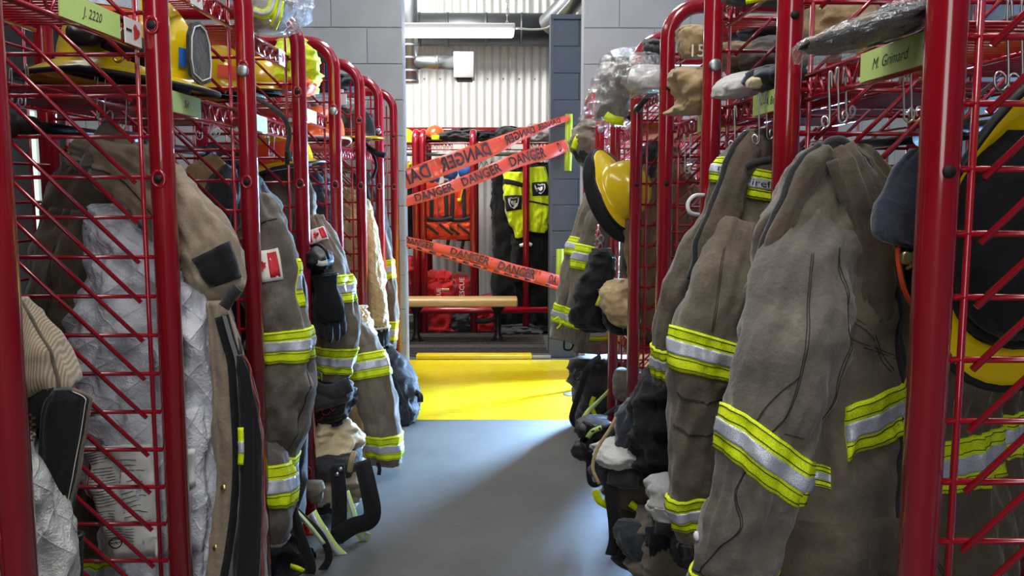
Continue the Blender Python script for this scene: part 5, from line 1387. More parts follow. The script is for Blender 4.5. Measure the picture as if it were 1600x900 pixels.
# ---- things on the left shelves
hr = Matrix.Rotation(R(9), 3, 'Y') @ Matrix.Rotation(R(-12), 3, 'Z')
ht, HT = helmet('fire_helmet', 'big yellow helmet with leather front shield on the second left shelf', at(200, 112, 2.12) + Vector((0, 0, .0)), hr, 'helmet_yellow', 1.22,
    stripes=[(-2.6, -.95, .075, .105, 'orange_bright'), (-2.6, -.95, .108, .128, 'reflect'), (-.35, -.2, .02, .055, 'float_blue')])
g = rows([(36, 118, 160, 1.96, .02), (52, 112, 172, 1.94, .03), (72, 118, 165, 1.94, .03), (80, 130, 150, 1.95, .015)], 3, .003, 1, 1, 5); g.mesh('goggles', M['black_plastic'], ht, 36)
strap('goggle_strap', [(165, 55, 1.93), (205, 74, 1.935), (250, 92, 1.95)], 40, M['black_rubber'], ht, .006)
cord('strap_ring', [(186, 84, 1.9), (178, 90, 1.9), (184, 97, 1.9), (192, 92, 1.9), (188, 84, 1.9)], .003, M['brass'], ht)
hr2 = Matrix.Rotation(R(4), 3, 'Y') @ Matrix.Rotation(R(-25), 3, 'Z')
helmet('fire_helmet', 'smaller yellow helmet with orange patches on the shelf left of the third left post', at(338, 140, 2.72), hr2, 'helmet_yellow', .86, shield=False,
    stripes=[(-2.2, -1.5, .03, .075, 'orange_bright'), (-.9, -.3, .03, .075, 'orange_bright')])
helmet('fire_helmet', 'yellow and orange helmet hung dimly under the shelf right of the third left post', at(440, 258, 3.35), Matrix.Rotation(R(-10), 3, 'Y'), 'helmet_yellow', .9, shield=False, stripes=[(-2.4, -.6, .01, .09, 'orange_bright')])
hb, HB = helmet('fire_helmet', 'orange helmet with pale rim on the shelf left of the fourth left post', at(503, 212, 3.950), Matrix.Rotation(R(-90), 3, 'Z'), 'helmet_orange', .9, 'white_gray', shield=False)
hb, HB = helmet('fire_helmet', 'black helmet with yellow rim on the shelf right of the fourth left post', at(546, 212, 4.500), Matrix.Rotation(R(-20), 3, 'Z'), 'black_plastic', 1.0, 'helmet_yellow', shield=False)
text_flat('helmet_letters', 'MPIER', .042, at(545, 205, 4.350), (1, 0, 0), (0, 0, 1), M['orange_bright'], hb)
t = thing('safety_vest', 'folded lime and orange safety vest on the shelf right of the third left post', 'vest', at(440, 146, 3.300))
L_, o = lump('vest_cloth', M['vis_yellow'], t, [(62, 452, 462, 3.320, .02), (80, 440, 476, 3.300, .06), (108, 424, 482, 3.280, .09), (130, 412, 484, 3.280, .1), (144, 420, 480, 3.290, .08)], fold=.02, fu=2, fv=1.5, seed=12)
lump('orange_side', M['orange_bright'], t, [(120, 462, 483, 3.260, .06), (134, 432, 484, 3.230, .07), (148, 440, 478, 3.240, .06)], fold=.01, seed=13)
lump('silver_strip', M['reflect'], t, [(84, 472, 480, 3.280, .03), (104, 474, 484, 3.270, .04), (122, 476, 484, 3.270, .03)], fold=.004, seed=14)
t = thing('gear_bag', 'black nylon bag with pale capital letters behind the lime vest', 'bag', at(410, 120, 3.420))
lump('bag_body', M['black_cloth'], t, [(78, 388, 440, 3.440, .05), (90, 380, 452, 3.420, .1), (116, 380, 452, 3.420, .1), (128, 384, 446, 3.420, .07)], 3, .008, seed=15)
text_flat('bag_letters', 'KER', .05, at(408, 100, 3.290), (1, 0, 0), (0, 0, 1), M['white_gray'], t)
helmet('fire_helmet', 'black brimmed yellow helmet lying in front of the black lettered bag', at(398, 140, 3.200), Matrix.Rotation(R(-15), 3, 'Z'), 'helmet_yellow', .8, shield=False)
t = bag('reflective coat in a clear plastic bag draped over the rack top left of centre', [(-30, 385, 440, 2.76, .04), (-10, 380, 462, 2.74, .1), (14, 384, 468, 2.72, .12), (36, 392, 458, 2.7, .1), (52, 410, 440, 2.7, .05)],
    [('coat_cloth', 'gray_cloth', [(-26, 388, 436, 2.76, .03), (-8, 384, 452, 2.74, .08), (14, 390, 444, 2.72, .09), (36, 398, 436, 2.7, .07), (50, 412, 434, 2.7, .03)], 6, .014)], 37)
for pts, wd in (([(396, 18, 2.6), (412, 22, 2.58), (424, 14, 2.58), (430, -10, 2.6)], 14), ([(426, 44, 2.6), (434, 24, 2.58), (438, 2, 2.6)], 12)):
    b_ = strap('lime_band', pts, wd, M['hivis'], t, .006)
    strap('silver_strip', [(x, y, d - .005) for x, y, d in pts], wd * .35, M['reflect'], b_, .004)
t = thing('equipment_case', 'dark equipment case with white stickers standing on the fourth left shelf', 'case', at(492, 150, 3.960))
mb = MB(); a, b = at(484, 145, 3.900), at(514, 78, 3.900)
cs = MB().bbox((a.x - .08, a.y, a.z), (b.x, a.y + .2, b.z), .012).build('case_body', M['charcoal'], t)
for (x0, y0, x1, y1) in ((481, 112, 494, 118), (483, 121, 500, 140)):
    p, q = at(x0, y1, 3.335), at(x1, y0, 3.335); st = MB().box((p.x, a.y - .002, p.z), (q.x, a.y + .001, q.z)).build('sticker', M['white_label'], t, smooth=False)
mb = MB(); p = at(494, 128, 3.892); mb.add([p + Vector((-.011, 0, -.008)), p + Vector((.011, 0, -.008)), p + Vector((0, 0, .012))], [(0, 1, 2)]); mb.build('warning_mark', M['ink'], st, smooth=False)
MB().tube([at(506, 84, 3.860), at(513, 92, 3.860), at(513, 140, 3.860)], .01, 8).build('corner_guard', M['float_blue'], t)
bag('empty crinkled plastic bag on the shelf between the fourth and fifth left posts', [(146, 540, 552, 4.500, .03), (158, 533, 564, 4.480, .08), (174, 534, 566, 4.480, .09), (188, 540, 562, 4.480, .05)],
    [('cloth', 'gray_cloth', [(160, 538, 556, 4.500, .05), (178, 540, 558, 4.500, .05)], 2, .012)], 47)
bag('bluish plastic bag slumped on the shelf left of the fourth left post', [(148, 494, 508, 3.950, .03), (158, 482, 514, 3.930, .06), (170, 484, 516, 3.930, .07), (180, 494, 514, 3.950, .04)],
    [('cloth', 'blue_black', [(156, 488, 508, 3.950, .04), (172, 492, 510, 3.950, .04)], 3, .012)], 57)
cloth('blue grey cloth roll on the top shelf behind the fifth left post', 'cloth', 'cloth_roll', 'blue_black', [(118, 532, 548, 4.500, .04), (126, 530, 560, 4.480, .07), (136, 534, 560, 4.480, .07), (142, 542, 556, 4.500, .04)], 66)
cloth('dark gloves bundle on the shelf between the fifth and sixth left posts', 'gloves', 'work_gloves', 'black_cloth', [(178, 570, 580, 5.000, .04), (190, 566, 582, 4.980, .07), (204, 568, 582, 4.980, .07)], 67, .02)
t = thing('utility_strap', 'black cord with a twisted end reaching out from the sixth left post', 'strap', at(590, 280, 4.6))
cord('cord', [(572, 225, 4.6), (582, 240, 4.5), (588, 260, 4.46), (582, 278, 4.46)], .008, M['black_cloth'], t)
cord('twisted_end', [(576, 232, 4.5), (590, 240, 4.44), (602, 243, 4.42)], .016, M['black_cloth'], t)
cloth('dark jackets pile glimpsed behind the fourth left post', 'jacket', 'jacket', 'blue_black', [(270, 482, 500, 3.950, .04), (300, 480, 515, 3.930, .08), (340, 482, 520, 3.930, .08), (372, 486, 516, 3.950, .06)], 68, .03)
for (x, y0, y1, d, g_, sg) in ((18, 112, 160, 1.98, 8, 1), (40, 106, 164, 1.98, 8, -1), (152, 112, 186, 2.02, 9, 1), (164, 106, 186, 2.02, 9, 1), (197, 150, 200, 2.1, 8, -1), (316, 168, 215, 2.5, 7, -1), (328, 166, 214, 2.5, 7, 1), (334, 164, 210, 2.5, 7, 1), (420, 206, 246, 3.1, 5, 1), (428, 206, 248, 3.1, 5, -1)):
    wire_hook(x, y0, y1, d, HOOKS.pop(0), sg, g_)

# ================================================================== FAR ROOM
# ---- far rack, seen from the front
FD = 7.35
zt = at(784, 206, FD).z
t = thing('gear_rack', 'red tube gear rack standing across the far room against the white corrugated wall', 'rack', at(784, 520, FD))
px2x = lambda px, d=FD: at(px, 400, d).x
for px in (560, 651, 662, 740, 822, 905):
    x = px2x(px); b = .1
    P = [Vector((x, FD, 0)), Vector((x, FD, zt - b))] + [Vector((x, FD + b * (1 - math.cos(R(15 * i))), zt - b + b * math.sin(R(15 * i)))) for i in range(1, 7)] + [Vector((x, FD + .56, zt)), Vector((x, FD + .58, zt - .06)), Vector((x, FD + .58, 0))]
    fr = MB().tube(P, .03, 14).build('side_frame', M['red'], t)
    pn = MB()
    for i in range(14):
        z = .2 + i * .11
        if z < zt - .05: pn.tube([(x, FD, z), (x, FD + .58, z)], .005, 5)
    stuff(pn.build('crossbar', M['red'], fr))
x0, x1 = px2x(560), px2x(905)
MB().tube([(x0, FD + .56, at(700, 205, FD + .56).z), (x1, FD + .56, at(700, 205, FD + .56).z)], .036, 10).build('top_rail', M['red'], t)
zz = at(700, 224, FD).z
sh = MB()
for i in range(70): sh.tube([(x0 + (x1 - x0) * i / 69, FD + .02, zz), (x0 + (x1 - x0) * i / 69, FD + .56, zz)], .004, 4)
sh.tube([(x0, FD + .02, zz), (x1, FD + .02, zz)], .007, 6).tube([(x0, FD + .02, zz - .05), (x1, FD + .02, zz - .05)], .007, 6)
for i in range(60):
    a = x0 + (x1 - x0) * i / 60; bq = (x1 - x0) / 60
    sh.tube([(a, FD + .02, zz), (a + bq / 2, FD + .02, zz - .05), (a + bq, FD + .02, zz)], .004, 4)
so = stuff(sh.build('shelf', M['red'], t))
for px in (718, 808): 
    x = px2x(px); MB().box((x - .05, FD + .004, zz - .048), (x + .05, FD + .01, zz - .006)).build('name_label', M['white_label'], so, smooth=False)
zr = at(700, 241, FD + .3).z
MB().tube([(x0, FD + .3, zr), (x1, FD + .3, zr)], .017, 10).build('hanging_rod', M['galv'], t)
zb = at(700, 485, FD - .02).z
MB().tube([(x0, FD - .02, zb), (x1, FD - .02, zb)], .03, 10).build('bottom_rail', M['red'], t)
wz = MB()
for i in range(40):
    a = x0 + (x1 - x0) * i / 40; bq = (x1 - x0) / 40; z = at(700, 252, FD + .58).z
    wz.tube([(a, FD + .58, z), (a + bq / 2, FD + .58, z - .06), (a + bq, FD + .58, z)], .005, 4)
stuff(wz.build('zigzag_wire', M['galv'], t))

FD = 7.60
FZ = Loft.zmin; Loft.zmin = .021
helmet('rescue_helmet', 'orange rescue helmet with black strap on top of the far rack', at(680, 218, FD + .2), Matrix.Rotation(R(-90), 3, 'Z'), 'helmet_orange', .82, 'helmet_orange', shield=False)
hh = [o for o in COL.objects if o.get('label', '').startswith('orange rescue')][0]
strap('head_strap', [(664, 215, FD + .05), (680, 217, FD + .03), (696, 214, FD + .05)], 4, M['black_cloth'], hh, .006)
MB().bbox((0, 0, 0), (.07, .03, .045), .008, mat=Matrix.Translation(at(674, 219, FD + .02))).build('head_lamp', M['vis_yellow'], hh)
helmet('rescue_helmet', 'lime yellow rescue helmet peeking past the left wall edge on the far rack', at(633, 222, FD + .2), Matrix.Rotation(R(-90), 3, 'Z'), 'vis_yellow', .8, 'black_rubber', shield=False)
def far_lump(label, cat, name, mat, R_, seed, fold=.03): return cloth(label, cat, name, mat, R_, seed, fold)
far_lump('pair of crumpled black boots on the far rack beside the orange helmet', 'boots', 'black_boots', 'charcoal', [(201, 724, 732, FD + .2, .05), (208, 694, 735, FD + .18, .1), (216, 692, 735, FD + .16, .12), (221, 698, 734, FD + .18, .1)], 3)
far_lump('long black rolled suit lying on the far rack right of its middle post', 'suit', 'rolled_suit', 'black_cloth', [(205, 746, 775, FD + .2, .05), (212, 744, 784, FD + .18, .1), (220, 746, 782, FD + .18, .1)], 4)
far_lump('black boots on the far rack behind the mirrored red tape', 'boots', 'black_boots', 'charcoal', [(198, 788, 800, FD + .2, .05), (206, 782, 816, FD + .18, .1), (216, 784, 812, FD + .18, .1)], 5)
far_lump('grey mesh bag of gear at the right end of the far rack', 'bag', 'mesh_bag', 'gray_cloth', [(194, 830, 842, FD + .2, .05), (206, 826, 858, FD + .18, .1), (221, 828, 858, FD + .18, .1)], 6)
# life vests with blue floats
def pfd(px, d, label, sx=1.0):
    t = thing('life_vest', label, 'life vest', at(px, 375, d), 'orange life vests on the far rack')
    for s in (-1, 1):
        c = px + s * 11 * sx
        lump('front_panel', M['orange_pfd'], t, [(284, c - 4, c + 4, d, .04), (292, c - 8, c + 8, d - .02, .06), (330, c - 9.5, c + 9.5, d - .03, .07), (342, c - 9, c + 9, d - .02, .06)], 3, .008, seed=int(px) + s)
        lump('pocket', M['orange_pfd'], t, [(344, c - 9, c + 9, d - .04, .06), (350, c - 11, c + 11, d - .06, .07), (366, c - 11, c + 11, d - .06, .07), (374, c - 8, c + 8, d - .04, .05)], 3, .008, seed=int(px) + s + 5)
        strap('shoulder_strap', [(c, 282, d - .06), (c, 310, d - .12), (c + s * 1, 342, d - .12)], 6, M['pfd_black'], t, .01)
        strap('pocket_strap', [(c - 10, 350, d - .15), (c, 358, d - .16), (c + 10, 366, d - .15)], 4, M['pfd_black'], t, .01)
    strap('waist_strap', [(px - 24, 341, d - .12), (px, 344, d - .14), (px + 22, 340, d - .12)], 6, M['pfd_black'], t, .012)
    strap('hem_strap', [(px - 15, 374, d - .1), (px - 17, 385, d - .1), (px - 20, 396, d - .1)], 5, M['pfd_black'], t, .01)
pfd(686, FD - .02, 'orange life vest with black straps, left of two under the mirrored tape')
pfd(716, FD - .0, 'orange life vest with black straps, right of two under the mirrored tape', .8)
for i, (x, y, lab) in enumerate(((675, 278, 'blue foam float partly behind the mirrored tape, leftmost of three'), (703, 270, 'blue foam float in the middle of three between the two red tapes'), (728, 268, 'blue foam float rightmost of three beside the far rack middle post'))):
    t = thing('foam_float', lab, 'float', at(x, y + 10, FD + .02), 'blue floats above the life vests')
    MB().lathe([(.005, -.055), (.045, -.05), (.062, -.02), (.066, .01), (.055, .04), (.03, .055), (.005, .058)], 24, Matrix.Translation(at(x, y, FD + .02)) @ Matrix.Rotation(R(8), 4, 'Y'), sx=1.05).build('float_body', M['float_blue'], t)
    MB().tube([at(x, y + 9, FD), at(x + 1, y + 16, FD), at(x, y + 24, FD)], .016, 8).build('neck', M['float_blue'], t)
t = thing('life_vest', 'black life vest with yellow whistle cord, next to the far middle post', 'life vest', at(732, 380, FD))
lump('vest_body', M['pfd_black'], t, [(286, 724, 734, FD + .18, .05), (310, 722, 734, FD + .16, .07), (350, 716, 734, FD + .16, .08), (376, 718, 733, FD + .17, .06)], fold=.025, seed=8)
cord('whistle_cord', [(724, 288, FD - .1), (722, 300, FD - .12), (719, 312, FD - .12)], .006, M['helmet_yellow'], t)
MB().lathe([(.02, 0), (.02, .035)], 10, Matrix.Translation(at(718, 316, FD - .12))).build('whistle', M['helmet_yellow'], t)
strap('tail_strap', [(724, 376, FD - .08), (720, 400, FD - .08), (718, 424, FD - .08)], 5, M['pfd_black'], t, .008)
t = thing('gear_bundle', 'black harness bundle with a yellow loop left of the far rack double post', 'harness', at(640, 400, FD))
lump('harness', M['black_cloth'], t, [(270, 632, 640, FD, .05), (300, 626, 643, FD, .09), (350, 625, 643, FD, .09), (388, 627, 642, FD, .06)], fold=.03, seed=9)
cord('yellow_loop', [(636, 275, FD - .1), (640, 256, FD - .1), (646, 262, FD - .1), (647, 278, FD - .1)], .016, M['helmet_yellow'], t)
# red bags
def red_bag(label, R_, seed, name='duffel_bag'):
    t = thing(name, label, 'bag', at((R_[-1][1] + R_[-1][2]) / 2, R_[-1][0], R_[-1][3]), 'red rescue bags on the far rack')
    L_, o = lump('bag_body', M['red_bag'], t, R_, 2.8, .03, 2, 1.5, seed, 52)
    return t, L_
t, L_ = red_bag('tall red cinched rescue bag with a small wooden toggle, behind the bench', [(425, 674, 690, FD - .02, .05), (433, 670, 704, FD - .03, .1), (450, 669, 705, FD - .05, .12), (500, 673, 706, FD - .05, .12), (514, 676, 710, FD - .1, .12), (521, 682, 704, FD - .1, .08)], 3)
strap('toggle', [(690, 453, FD - .26), (696, 453, FD - .26), (702, 453, FD - .26)], 5, M['tan'], t, .02)
for i in range(5):
    x = 668 + i * 8; lump('cinch_fold', M['red_bag'], t, [(424 - (i % 2) * 2, x - 3, x + 4, FD - .12, .02), (432, x - 5, x + 5, FD - .14, .03), (440, x - 3, x + 3, FD - .14, .02)], fold=.01, seed=i)
text_flat('bag_print', 'RESCUE', .05, at(686, 466, FD - .27), (0, 0, 1), (-1, 0, 0), M['white_label'], t)
t, L_ = red_bag('slim red rescue bag with white print between the tall bag and the far middle post', [(428, 714, 724, FD + .05, .05), (440, 709, 733, FD + .03, .1), (480, 709, 733, FD + .03, .1), (515, 709, 732, FD + .03, .1), (520, 712, 728, FD, .06)], 4)
text_flat('bag_print', 'RESCUE', .06, at(722, 452, FD - .13), (0, 0, 1), (-1, 0, 0), M['white_label'], t)
t, L_ = red_bag('low red rescue bag with dark stripe slumped below the bench end', [(460, 760, 768, FD, .05), (472, 750, 771, FD - .02, .1), (490, 746, 771, FD - .04, .12), (512, 746, 771, FD - .04, .12), (521, 744, 772, FD - .1, .1)], 5)
strap('dark_stripe', [(740, 500, FD - .26), (756, 502, FD - .28), (774, 498, FD - .26)], 8, M['charcoal'], t, .01)
t, L_ = red_bag('red rescue bag cut off by the left wall edge of the far opening', [(400, 628, 642, FD, .06), (420, 620, 643, FD - .02, .1), (450, 620, 643, FD - .02, .1), (468, 622, 642, FD, .08)], 6)
far_lump('dark backpack with grey straps between the red bags on the far floor', 'backpack', 'backpack', 'charcoal', [(482, 714, 734, FD - .05, .06), (496, 708, 740, FD - .08, .1), (514, 710, 740, FD - .08, .1), (521, 716, 736, FD - .06, .06)], 7)
far_lump('grey rubber boots lying on the far floor under the black suits', 'boots', 'rubber_boots', 'charcoal', [(508, 800, 822, FD - .2, .05), (514, 784, 836, FD - .22, .1), (522, 784, 838, FD - .22, .1), (526, 800, 820, FD - .22, .06)], 8)
far_lump('dark wadded suit ends on the far floor by the dark half wall', 'suit', 'rolled_suit', 'black_cloth', [(508, 838, 850, FD - .1, .05), (515, 826, 856, FD - .12, .1), (522, 828, 856, FD - .12, .08)], 9)
# two dry suits with hi-vis sleeves
def dry_suit(label, body, sleeve, bands, crest, hand, seed):
    t = thing('hanging_suit', label, 'suit', at(body[-1][1] * .5 + body[-1][2] * .5, body[-1][0], FD), 'black suits on the far rack')
    lump('suit_body', M['black_cloth'], t, body, 2.6, .02, 1.6, .6, seed, 48)
    S = arm(sleeve, 2.3, .012, 1.3, .9, seed, .7); S.mesh('sleeve', M['vis_yellow'], t, 40)
    for (a, b) in bands: S.patch('dark_band', 0, 1, a, b, M['black_cloth'], t, .006, 24, 3, tilt=.12)
    (u0, u1, v0, v1) = crest
    p = S.patch('crest_patch', u0, u1, v0, v1, M['black_cloth'], t, .008, 10, 6)
    sh_ = [(-.8, .8), (-.35, .95), (0, .8), (.35, .95), (.8, .8), (.7, 0), (.45, -.6), (0, -1), (-.45, -.6), (-.7, 0)]
    for k, kk in ((1.0, 'white_gray'), (.74, 'ink'), (.42, 'white_gray')):
        V = [S.P((u0 + u1) / 2 + (u1 - u0) * .36 * k * -x, (v0 + v1) / 2 - (v1 - v0) * .4 * k * y, .0115 + .0015 * (1 - k) * 3) for x, y in sh_]
        c = len(V); V.append(sum(V, Vector()) / c)
        mesh_obj('crest', V, [(c, i, (i + 1) % c) for i in range(c)], M[kk], p, smooth=False)
    lump('glove_cuff', M['black_cloth'], t, hand, fold=.01, seed=seed + 3)
    return t, S
t, S = dry_suit('black hanging suit with lime sleeves and crest patch left of the far red post', [(258, 786, 812, FD + .05, .06), (280, 776, 815, FD, .1), (360, 774, 816, FD, .12), (450, 774, 815, FD, .12), (515, 776, 815, FD, .1)],
    [(803, 270, FD - .16, 11), (803, 300, FD - .18, 12), (805, 330, FD - .19, 11), (812, 355, FD - .19, 10), (814, 370, FD - .18, 8)], [(.45, .7)], (.40, .12, 1.2, 1.95), [(366, 801, 815, FD - .14, .04), (390, 801, 815, FD - .14, .05), (440, 802, 814, FD - .12, .05)], 3)
strap('lime_side', [(797, 330, FD - .13), (798, 350, FD - .13), (799, 371, FD - .13)], 7, M['vis_yellow'], t, .01)
strap('white_tab', [(812, 384, FD - .26), (818, 382, FD - .26), (821, 379, FD - .26)], 5, M['white_label'], t, .006)
t, S = dry_suit('black hanging suit with lime sleeve and crest patch right of the far red post', [(254, 832, 848, FD + .05, .06), (275, 830, 856, FD, .1), (360, 829, 860, FD, .12), (450, 829, 860, FD, .12), (518, 829, 860, FD, .1)],
    [(838, 262, FD - .16, 10), (841, 290, FD - .18, 13), (842, 315, FD - .19, 13), (841, 340, FD - .19, 12), (838, 362, FD - .18, 10)], [(2.05, 2.15)], (.36, .10, .85, 1.65), [(358, 830, 846, FD - .14, .04), (380, 830, 845, FD - .14, .05), (440, 831, 843, FD - .12, .05)], 6)
strap('white_tab', [(823, 379, FD - .26), (827, 381, FD - .26), (831, 383, FD - .26)], 5, M['white_label'], t, .006)
Loft.zmin = FZ
BD = 6.85
t = thing('bench', 'wooden topped locker bench on dark metal pedestals in front of the far rack', 'bench', at(720, 545, BD))
z0, z1 = at(720, 480, BD).z, at(720, 468, BD).z; xa, xb = -1.5, at(809, 470, BD).x
MB().bbox((xa, BD, z0), (xb, BD + .24, z1), .012).build('bench_top', M['wood'], t)
for px in (778, 648):
    x = at(px, 500, BD).x; y = BD + .12
    pm = MB().lathe([(.085, 0), (.085, .012), (.05, .03), (.03, .06), (.024, .09), (.024, z0 - .08), (.034, z0 - .05), (.06, z0 - .012), (.06, z0)], 20, Matrix.Translation((x, y, 0)))
    pm.build('pedestal', M['black_metal'], t)
# ribbed mat of the far room
t = thing('floor_mat', 'black ribbed rubber mat covering the far floor under the bench', 'mat', (-.2, 7, 0))
MB().bbox((-1.6, 6.36, 0.001), (.348, 8.0, .012), .003).build('mat_base', M['rug'], t)
mr = MB(); y = 6.38
while y < 7.98:
    if not (6.66 < y < 6.80): mr.box((-1.58, y, .011), (.34, y + .022, .019))
    y += .048
stuff(mr.build('mat_rib', M['rug'], t, smooth=False))
# yellow edge board and grey strip at the threshold
structure(MB().bbox((-.63, 6.235, 0), (.22, 6.33, .035), .006).build('trim_yellow_threshold', M['yellow_floor'], smooth=False))
structure(MB().bbox((.22, 6.25, 0), (.36, 6.34, .028), .005).build('trim_grey_threshold', M['galv'], smooth=False))
t = thing('floor_drain', 'small round grey floor drain cap in the yellow floor by the right rack', 'drain', at(895, 618, 5.17))
p = at(893, 617, 1); k = (-1.23) / (p.z - 1.23); p = CAM + (p - CAM) * k
t.location = p
MB().lathe([(.05, .0025), (.05, .006), (.044, .008)], 24, Matrix.Translation((p.x, p.y, 0))).build('drain_cap', M['galv'], t)

# ---- danger tapes
def tape_thing(label, pts, texts, mirror=False):
    """pts: (x, y, depth, half width px); texts: (fraction along, size px)"""
    t = thing('danger_tape', label, 'tape', at(*pts[0][:3]), 'red danger tapes across the opening')
    N = 40; ctr = [Vector(p) for p in [at(x, y, d) for x, y, d, h in pts]]; hw = [m(h, d) for x, y, d, h in pts]
    S = (len(pts) - 1)
    def pos(f):
        i = f * S; return cr(ctr, i), (cr([Vector((h, 0, 0)) for h in hw], i)).x
    V = []
    for j in range(N + 1):
        c, h = pos(j / N); c2, _ = pos(min(1, j / N + .01)); c1, _ = pos(max(0, j / N - .01)); tg = (c2 - c1).normalized()
        up = Vector((-tg.z, 0, tg.x)).normalized()
        if up.z < 0: up = -up
        tw = .012 * math.sin(j * .55)
        V += [c - up * h + Vector((0, tw, 0)), c + Vector((0, tw * .4, 0)), c + up * h - Vector((0, tw, 0))]
        V += [v + Vector((0, .0007, 0)) for v in V[-3:]]
    Fc = []
    for j in range(N):
        a, b = j * 6, (j + 1) * 6
        Fc += [(a, b, b + 1, a + 1), (a + 1, b + 1, b + 2, a + 2), (a + 4, b + 4, b + 3, a + 3), (a + 5, b + 5, b + 4, a + 4), (a, a + 3, b + 3, b), (a + 2, b + 2, b + 5, a + 5)]
    body = mesh_obj('tape_strip', V, Fc, M['danger_orange'], t)
    L_ = sum((ctr[i + 1] - ctr[i]).length for i in range(S))
    for (f, size, txt) in texts:
        Vt, Ft = text_mesh(txt, 1.0, mirror, 2, .022)
        P = []
        for v in Vt:
            ff = min(1, max(0, f + v.x * m(size, 6) * 1.0 / L_)); c, h = pos(ff)
            c2, _ = pos(min(1, ff + .01)); c1, _ = pos(max(0, ff - .01)); tg = (c2 - c1).normalized(); up = Vector((-tg.z, 0, tg.x)).normalized()
            if up.z < 0: up = -up
            j = ff * N; tw = .012 * math.sin(j * .55)
            P.append(c + up * (v.y * h * 1.95) + Vector((0, -abs(tw) - .0025, 0)))
        mesh_obj('tape_lettering', P, Ft, M['ink'], t, smooth=False)
    return t
tape_thing('orange danger tape reading backwards, highest of three across the opening', [(630, 282, 5.76, 15), (700, 256, 5.9, 15), (760, 234, 6.02, 13.5), (810, 212, 6.12, 9), (850, 197, 6.2, 6), (890, 183, 6.27, 4.5)],
    [(.05, 19, 'DAN'), (.295, 19, 'DANGER'), (.62, 16, 'DANGER'), (.84, 13, 'DANGER')], True)
tape_thing('orange danger tape reading forwards, middle of three across the opening', [(630, 316, 5.76, 8), (690, 298, 5.88, 9), (750, 275, 6.0, 10), (810, 250, 6.12, 11), (860, 236, 6.22, 11), (886, 226, 6.27, 9)],
    [(.16, 14.5, 'DANGER'), (.405, 14.5, 'DANGER'), (.655, 15, 'DANGER'), (.9, 15, 'D')])
tp = tape_thing('orange danger tape sloping down to the right, lowest of three across the opening', [(630, 374, 5.76, 6), (680, 386, 5.86, 7), (740, 402, 5.98, 8), (800, 421, 6.1, 9.5), (850, 434, 6.2, 10), (880, 442, 6.27, 10)],
    [(.1, 13, 'DANGER'), (.38, 14, 'DANGER'), (.63, 15, 'DANGER'), (.88, 15, 'DA')])
fe = [at(*p) for p in ((630, 381, 5.75), (700, 402, 5.9), (760, 420, 6.02), (820, 436, 6.14), (880, 452, 6.26))]
MB().ribbon(smooth_path(fe, 6), Vector((.006, 0, .024)), .001).build('folded_edge', M['danger_orange'], tp)
for i in range(13):
    f = .3 + i * .27; p = cr(fe, f); q = cr(fe, f + .1 + .05 * (i % 3))
    MB().ribbon([p + Vector((0, -.002, .002)), q + Vector((0, -.002, .002))], Vector((.003, 0, .012)), .001).build('lettering_sliver', M['ink'], tp)
for i, (xa_, ya_, xb_, yb_, lab) in enumerate(((889, 178, 887, 267, 'upper lime tape strip stuck on the dark half wall'), (875, 389, 873, 446, 'lower lime tape strip stuck on the dark half wall'))):
    t = thing('tape_strip', lab, 'tape', at(xb_, yb_, 6.295))
    for k, dx in enumerate((-2.6, 2.6)):
        MB().ribbon([at(xa_ + dx, ya_, 6.293 - k * .003), at((xa_ + xb_) / 2 + dx + .6, (ya_ + yb_) / 2, 6.293 - k * .003), at(xb_ + dx, yb_, 6.293 - k * .003)], Vector((m(6.2, 6.3), 0, 0)), .0015).build('tape_layer', M['lime_tape'], t)

# ---- ducts, lamp and cable of the far room
t = thing('strip_light', 'glowing white fluorescent strip light hung by chain in the far room', 'lamp', at(700, 57, 6.6))
LD = 6.6; a, b = at(600, 48, LD), at(805, 48, LD)
MB().bbox((a.x, LD - .02, a.z + .012), (b.x, LD + .1, a.z + .055), .008).build('housing', M['white_plastic'], t)
MB().bbox((a.x, LD - .03, a.z - .036), (b.x - .01, LD + .11, a.z + .012), .02).build('diffuser', M['tube_glow'], t)
ch = MB()
for i in range(16):
    z = a.z + .055 + i * .045; c = Vector((b.x - .06, LD + .04, z)); rot = i % 2
    ch.tube([c + Vector((.010 * math.cos(q) * (1 - rot), .010 * math.cos(q) * rot, .026 * math.sin(q))) for q in [k * math.pi / 5 for k in range(10)]], .003, 5, closed=True)
stuff(ch.build('chain_link', M['steel'], t))
cord('power_cable', [(806, 44, LD), (835, 46, LD + .05), (858, 42, LD + .1), (872, 22, LD + .15), (890, 2, LD + .2), (900, -20, LD + .3)], .008, M['white_plastic'], t)
t = thing('ventilation_duct', 'wide dark round duct running along the top of the corrugated wall', 'duct', at(750, 70, 8.3))
DD = 8.2; z = at(750, 46, DD).z; r = m(24, DD)
MB().tube([(-1.02, DD, z), (.55, DD, z)], r, 28).build('duct_run', M['duct_dark'], t)
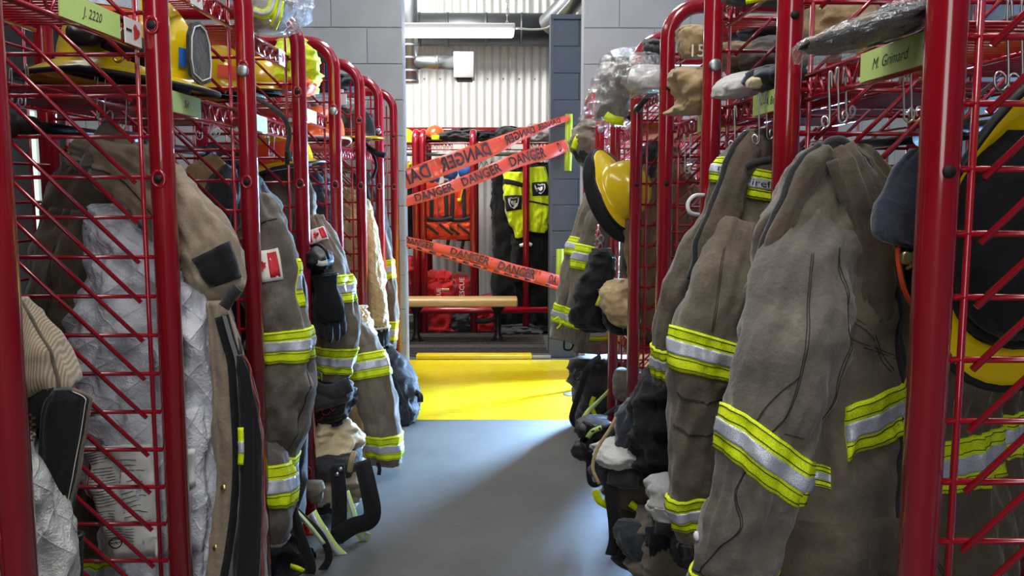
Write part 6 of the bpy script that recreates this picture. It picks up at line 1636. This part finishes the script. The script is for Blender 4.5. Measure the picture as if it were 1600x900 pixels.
MB().tube([(-1.02, DD, z), (-1.4, DD, z), (-1.7, DD, z)], r * 1.02, 28).build('duct_end', M['duct_dark'], t)
rb = MB()
for px in (655, 700, 760, 815): rb.tube([(at(px, 50, DD).x - .012, DD, z), (at(px, 50, DD).x + .012, DD, z)], r * 1.035, 28)
stuff(rb.build('duct_band', M['duct_dark'], t))
for px in (668, 742, 828):
    xx = at(px, 50, DD).x; MB().box((xx - .012, DD - .003, z + r * .9), (xx + .012, DD + .003, 3.6)).build('hanger_strap', M['galv'], t, smooth=False)
t = thing('flexible_duct', 'ribbed grey flexible duct rising behind the dark half wall', 'duct', at(880, 40, 7.4))
P = smooth_path([at(856, 40, 7.6), at(872, 24, 7.5), at(890, 4, 7.4), at(910, -30, 7.3)], 14)
rr = [m(17, 7.4) * (1 + .07 * (i % 2)) for i in range(len(P))]
MB().tube(P, rr, 24).build('ribbed_hose', M['galv'], t)
t = thing('duct_riser', 'silver duct riser at left of the far room with side pipe and square box', 'duct', at(641, 130, 7.7))
VD = 7.7; x = at(640, 90, VD).x; rv = m(13, VD)
MB().tube([(x, VD, at(640, 128, VD).z), (x, VD, 3.5)], rv, 24).build('riser_pipe', M['galv'], t)
bd = MB()
for py in (128, 112, 92, 72): q = at(640, py, VD).z; bd.tube([(x, VD, q - .012), (x, VD, q + .012)], rv * 1.06, 24)
stuff(bd.build('pipe_band', M['galv'], t))
za = at(680, 98, VD).z
MB().tube([(x, VD, za), (at(712, 98, VD).x, VD, za)], m(10.5, VD), 20).build('side_pipe', M['galv'], t)
MB().tube([(at(684, 98, VD).x - .012, VD, za), (at(684, 98, VD).x + .012, VD, za)], m(11.3, VD), 20).build('side_band', M['galv'], t)
p, q = at(710, 124, VD), at(741, 84, VD)
MB().bbox((p.x, VD - .12, p.z), (q.x, VD + .12, q.z), .006).build('outlet_box', M['white_gray'], t)
MB().box((p.x + .02, VD - .1, p.z - .012), (q.x - .02, VD + .1, p.z + .001)).build('outlet_slot', M['hole'], t, smooth=False)
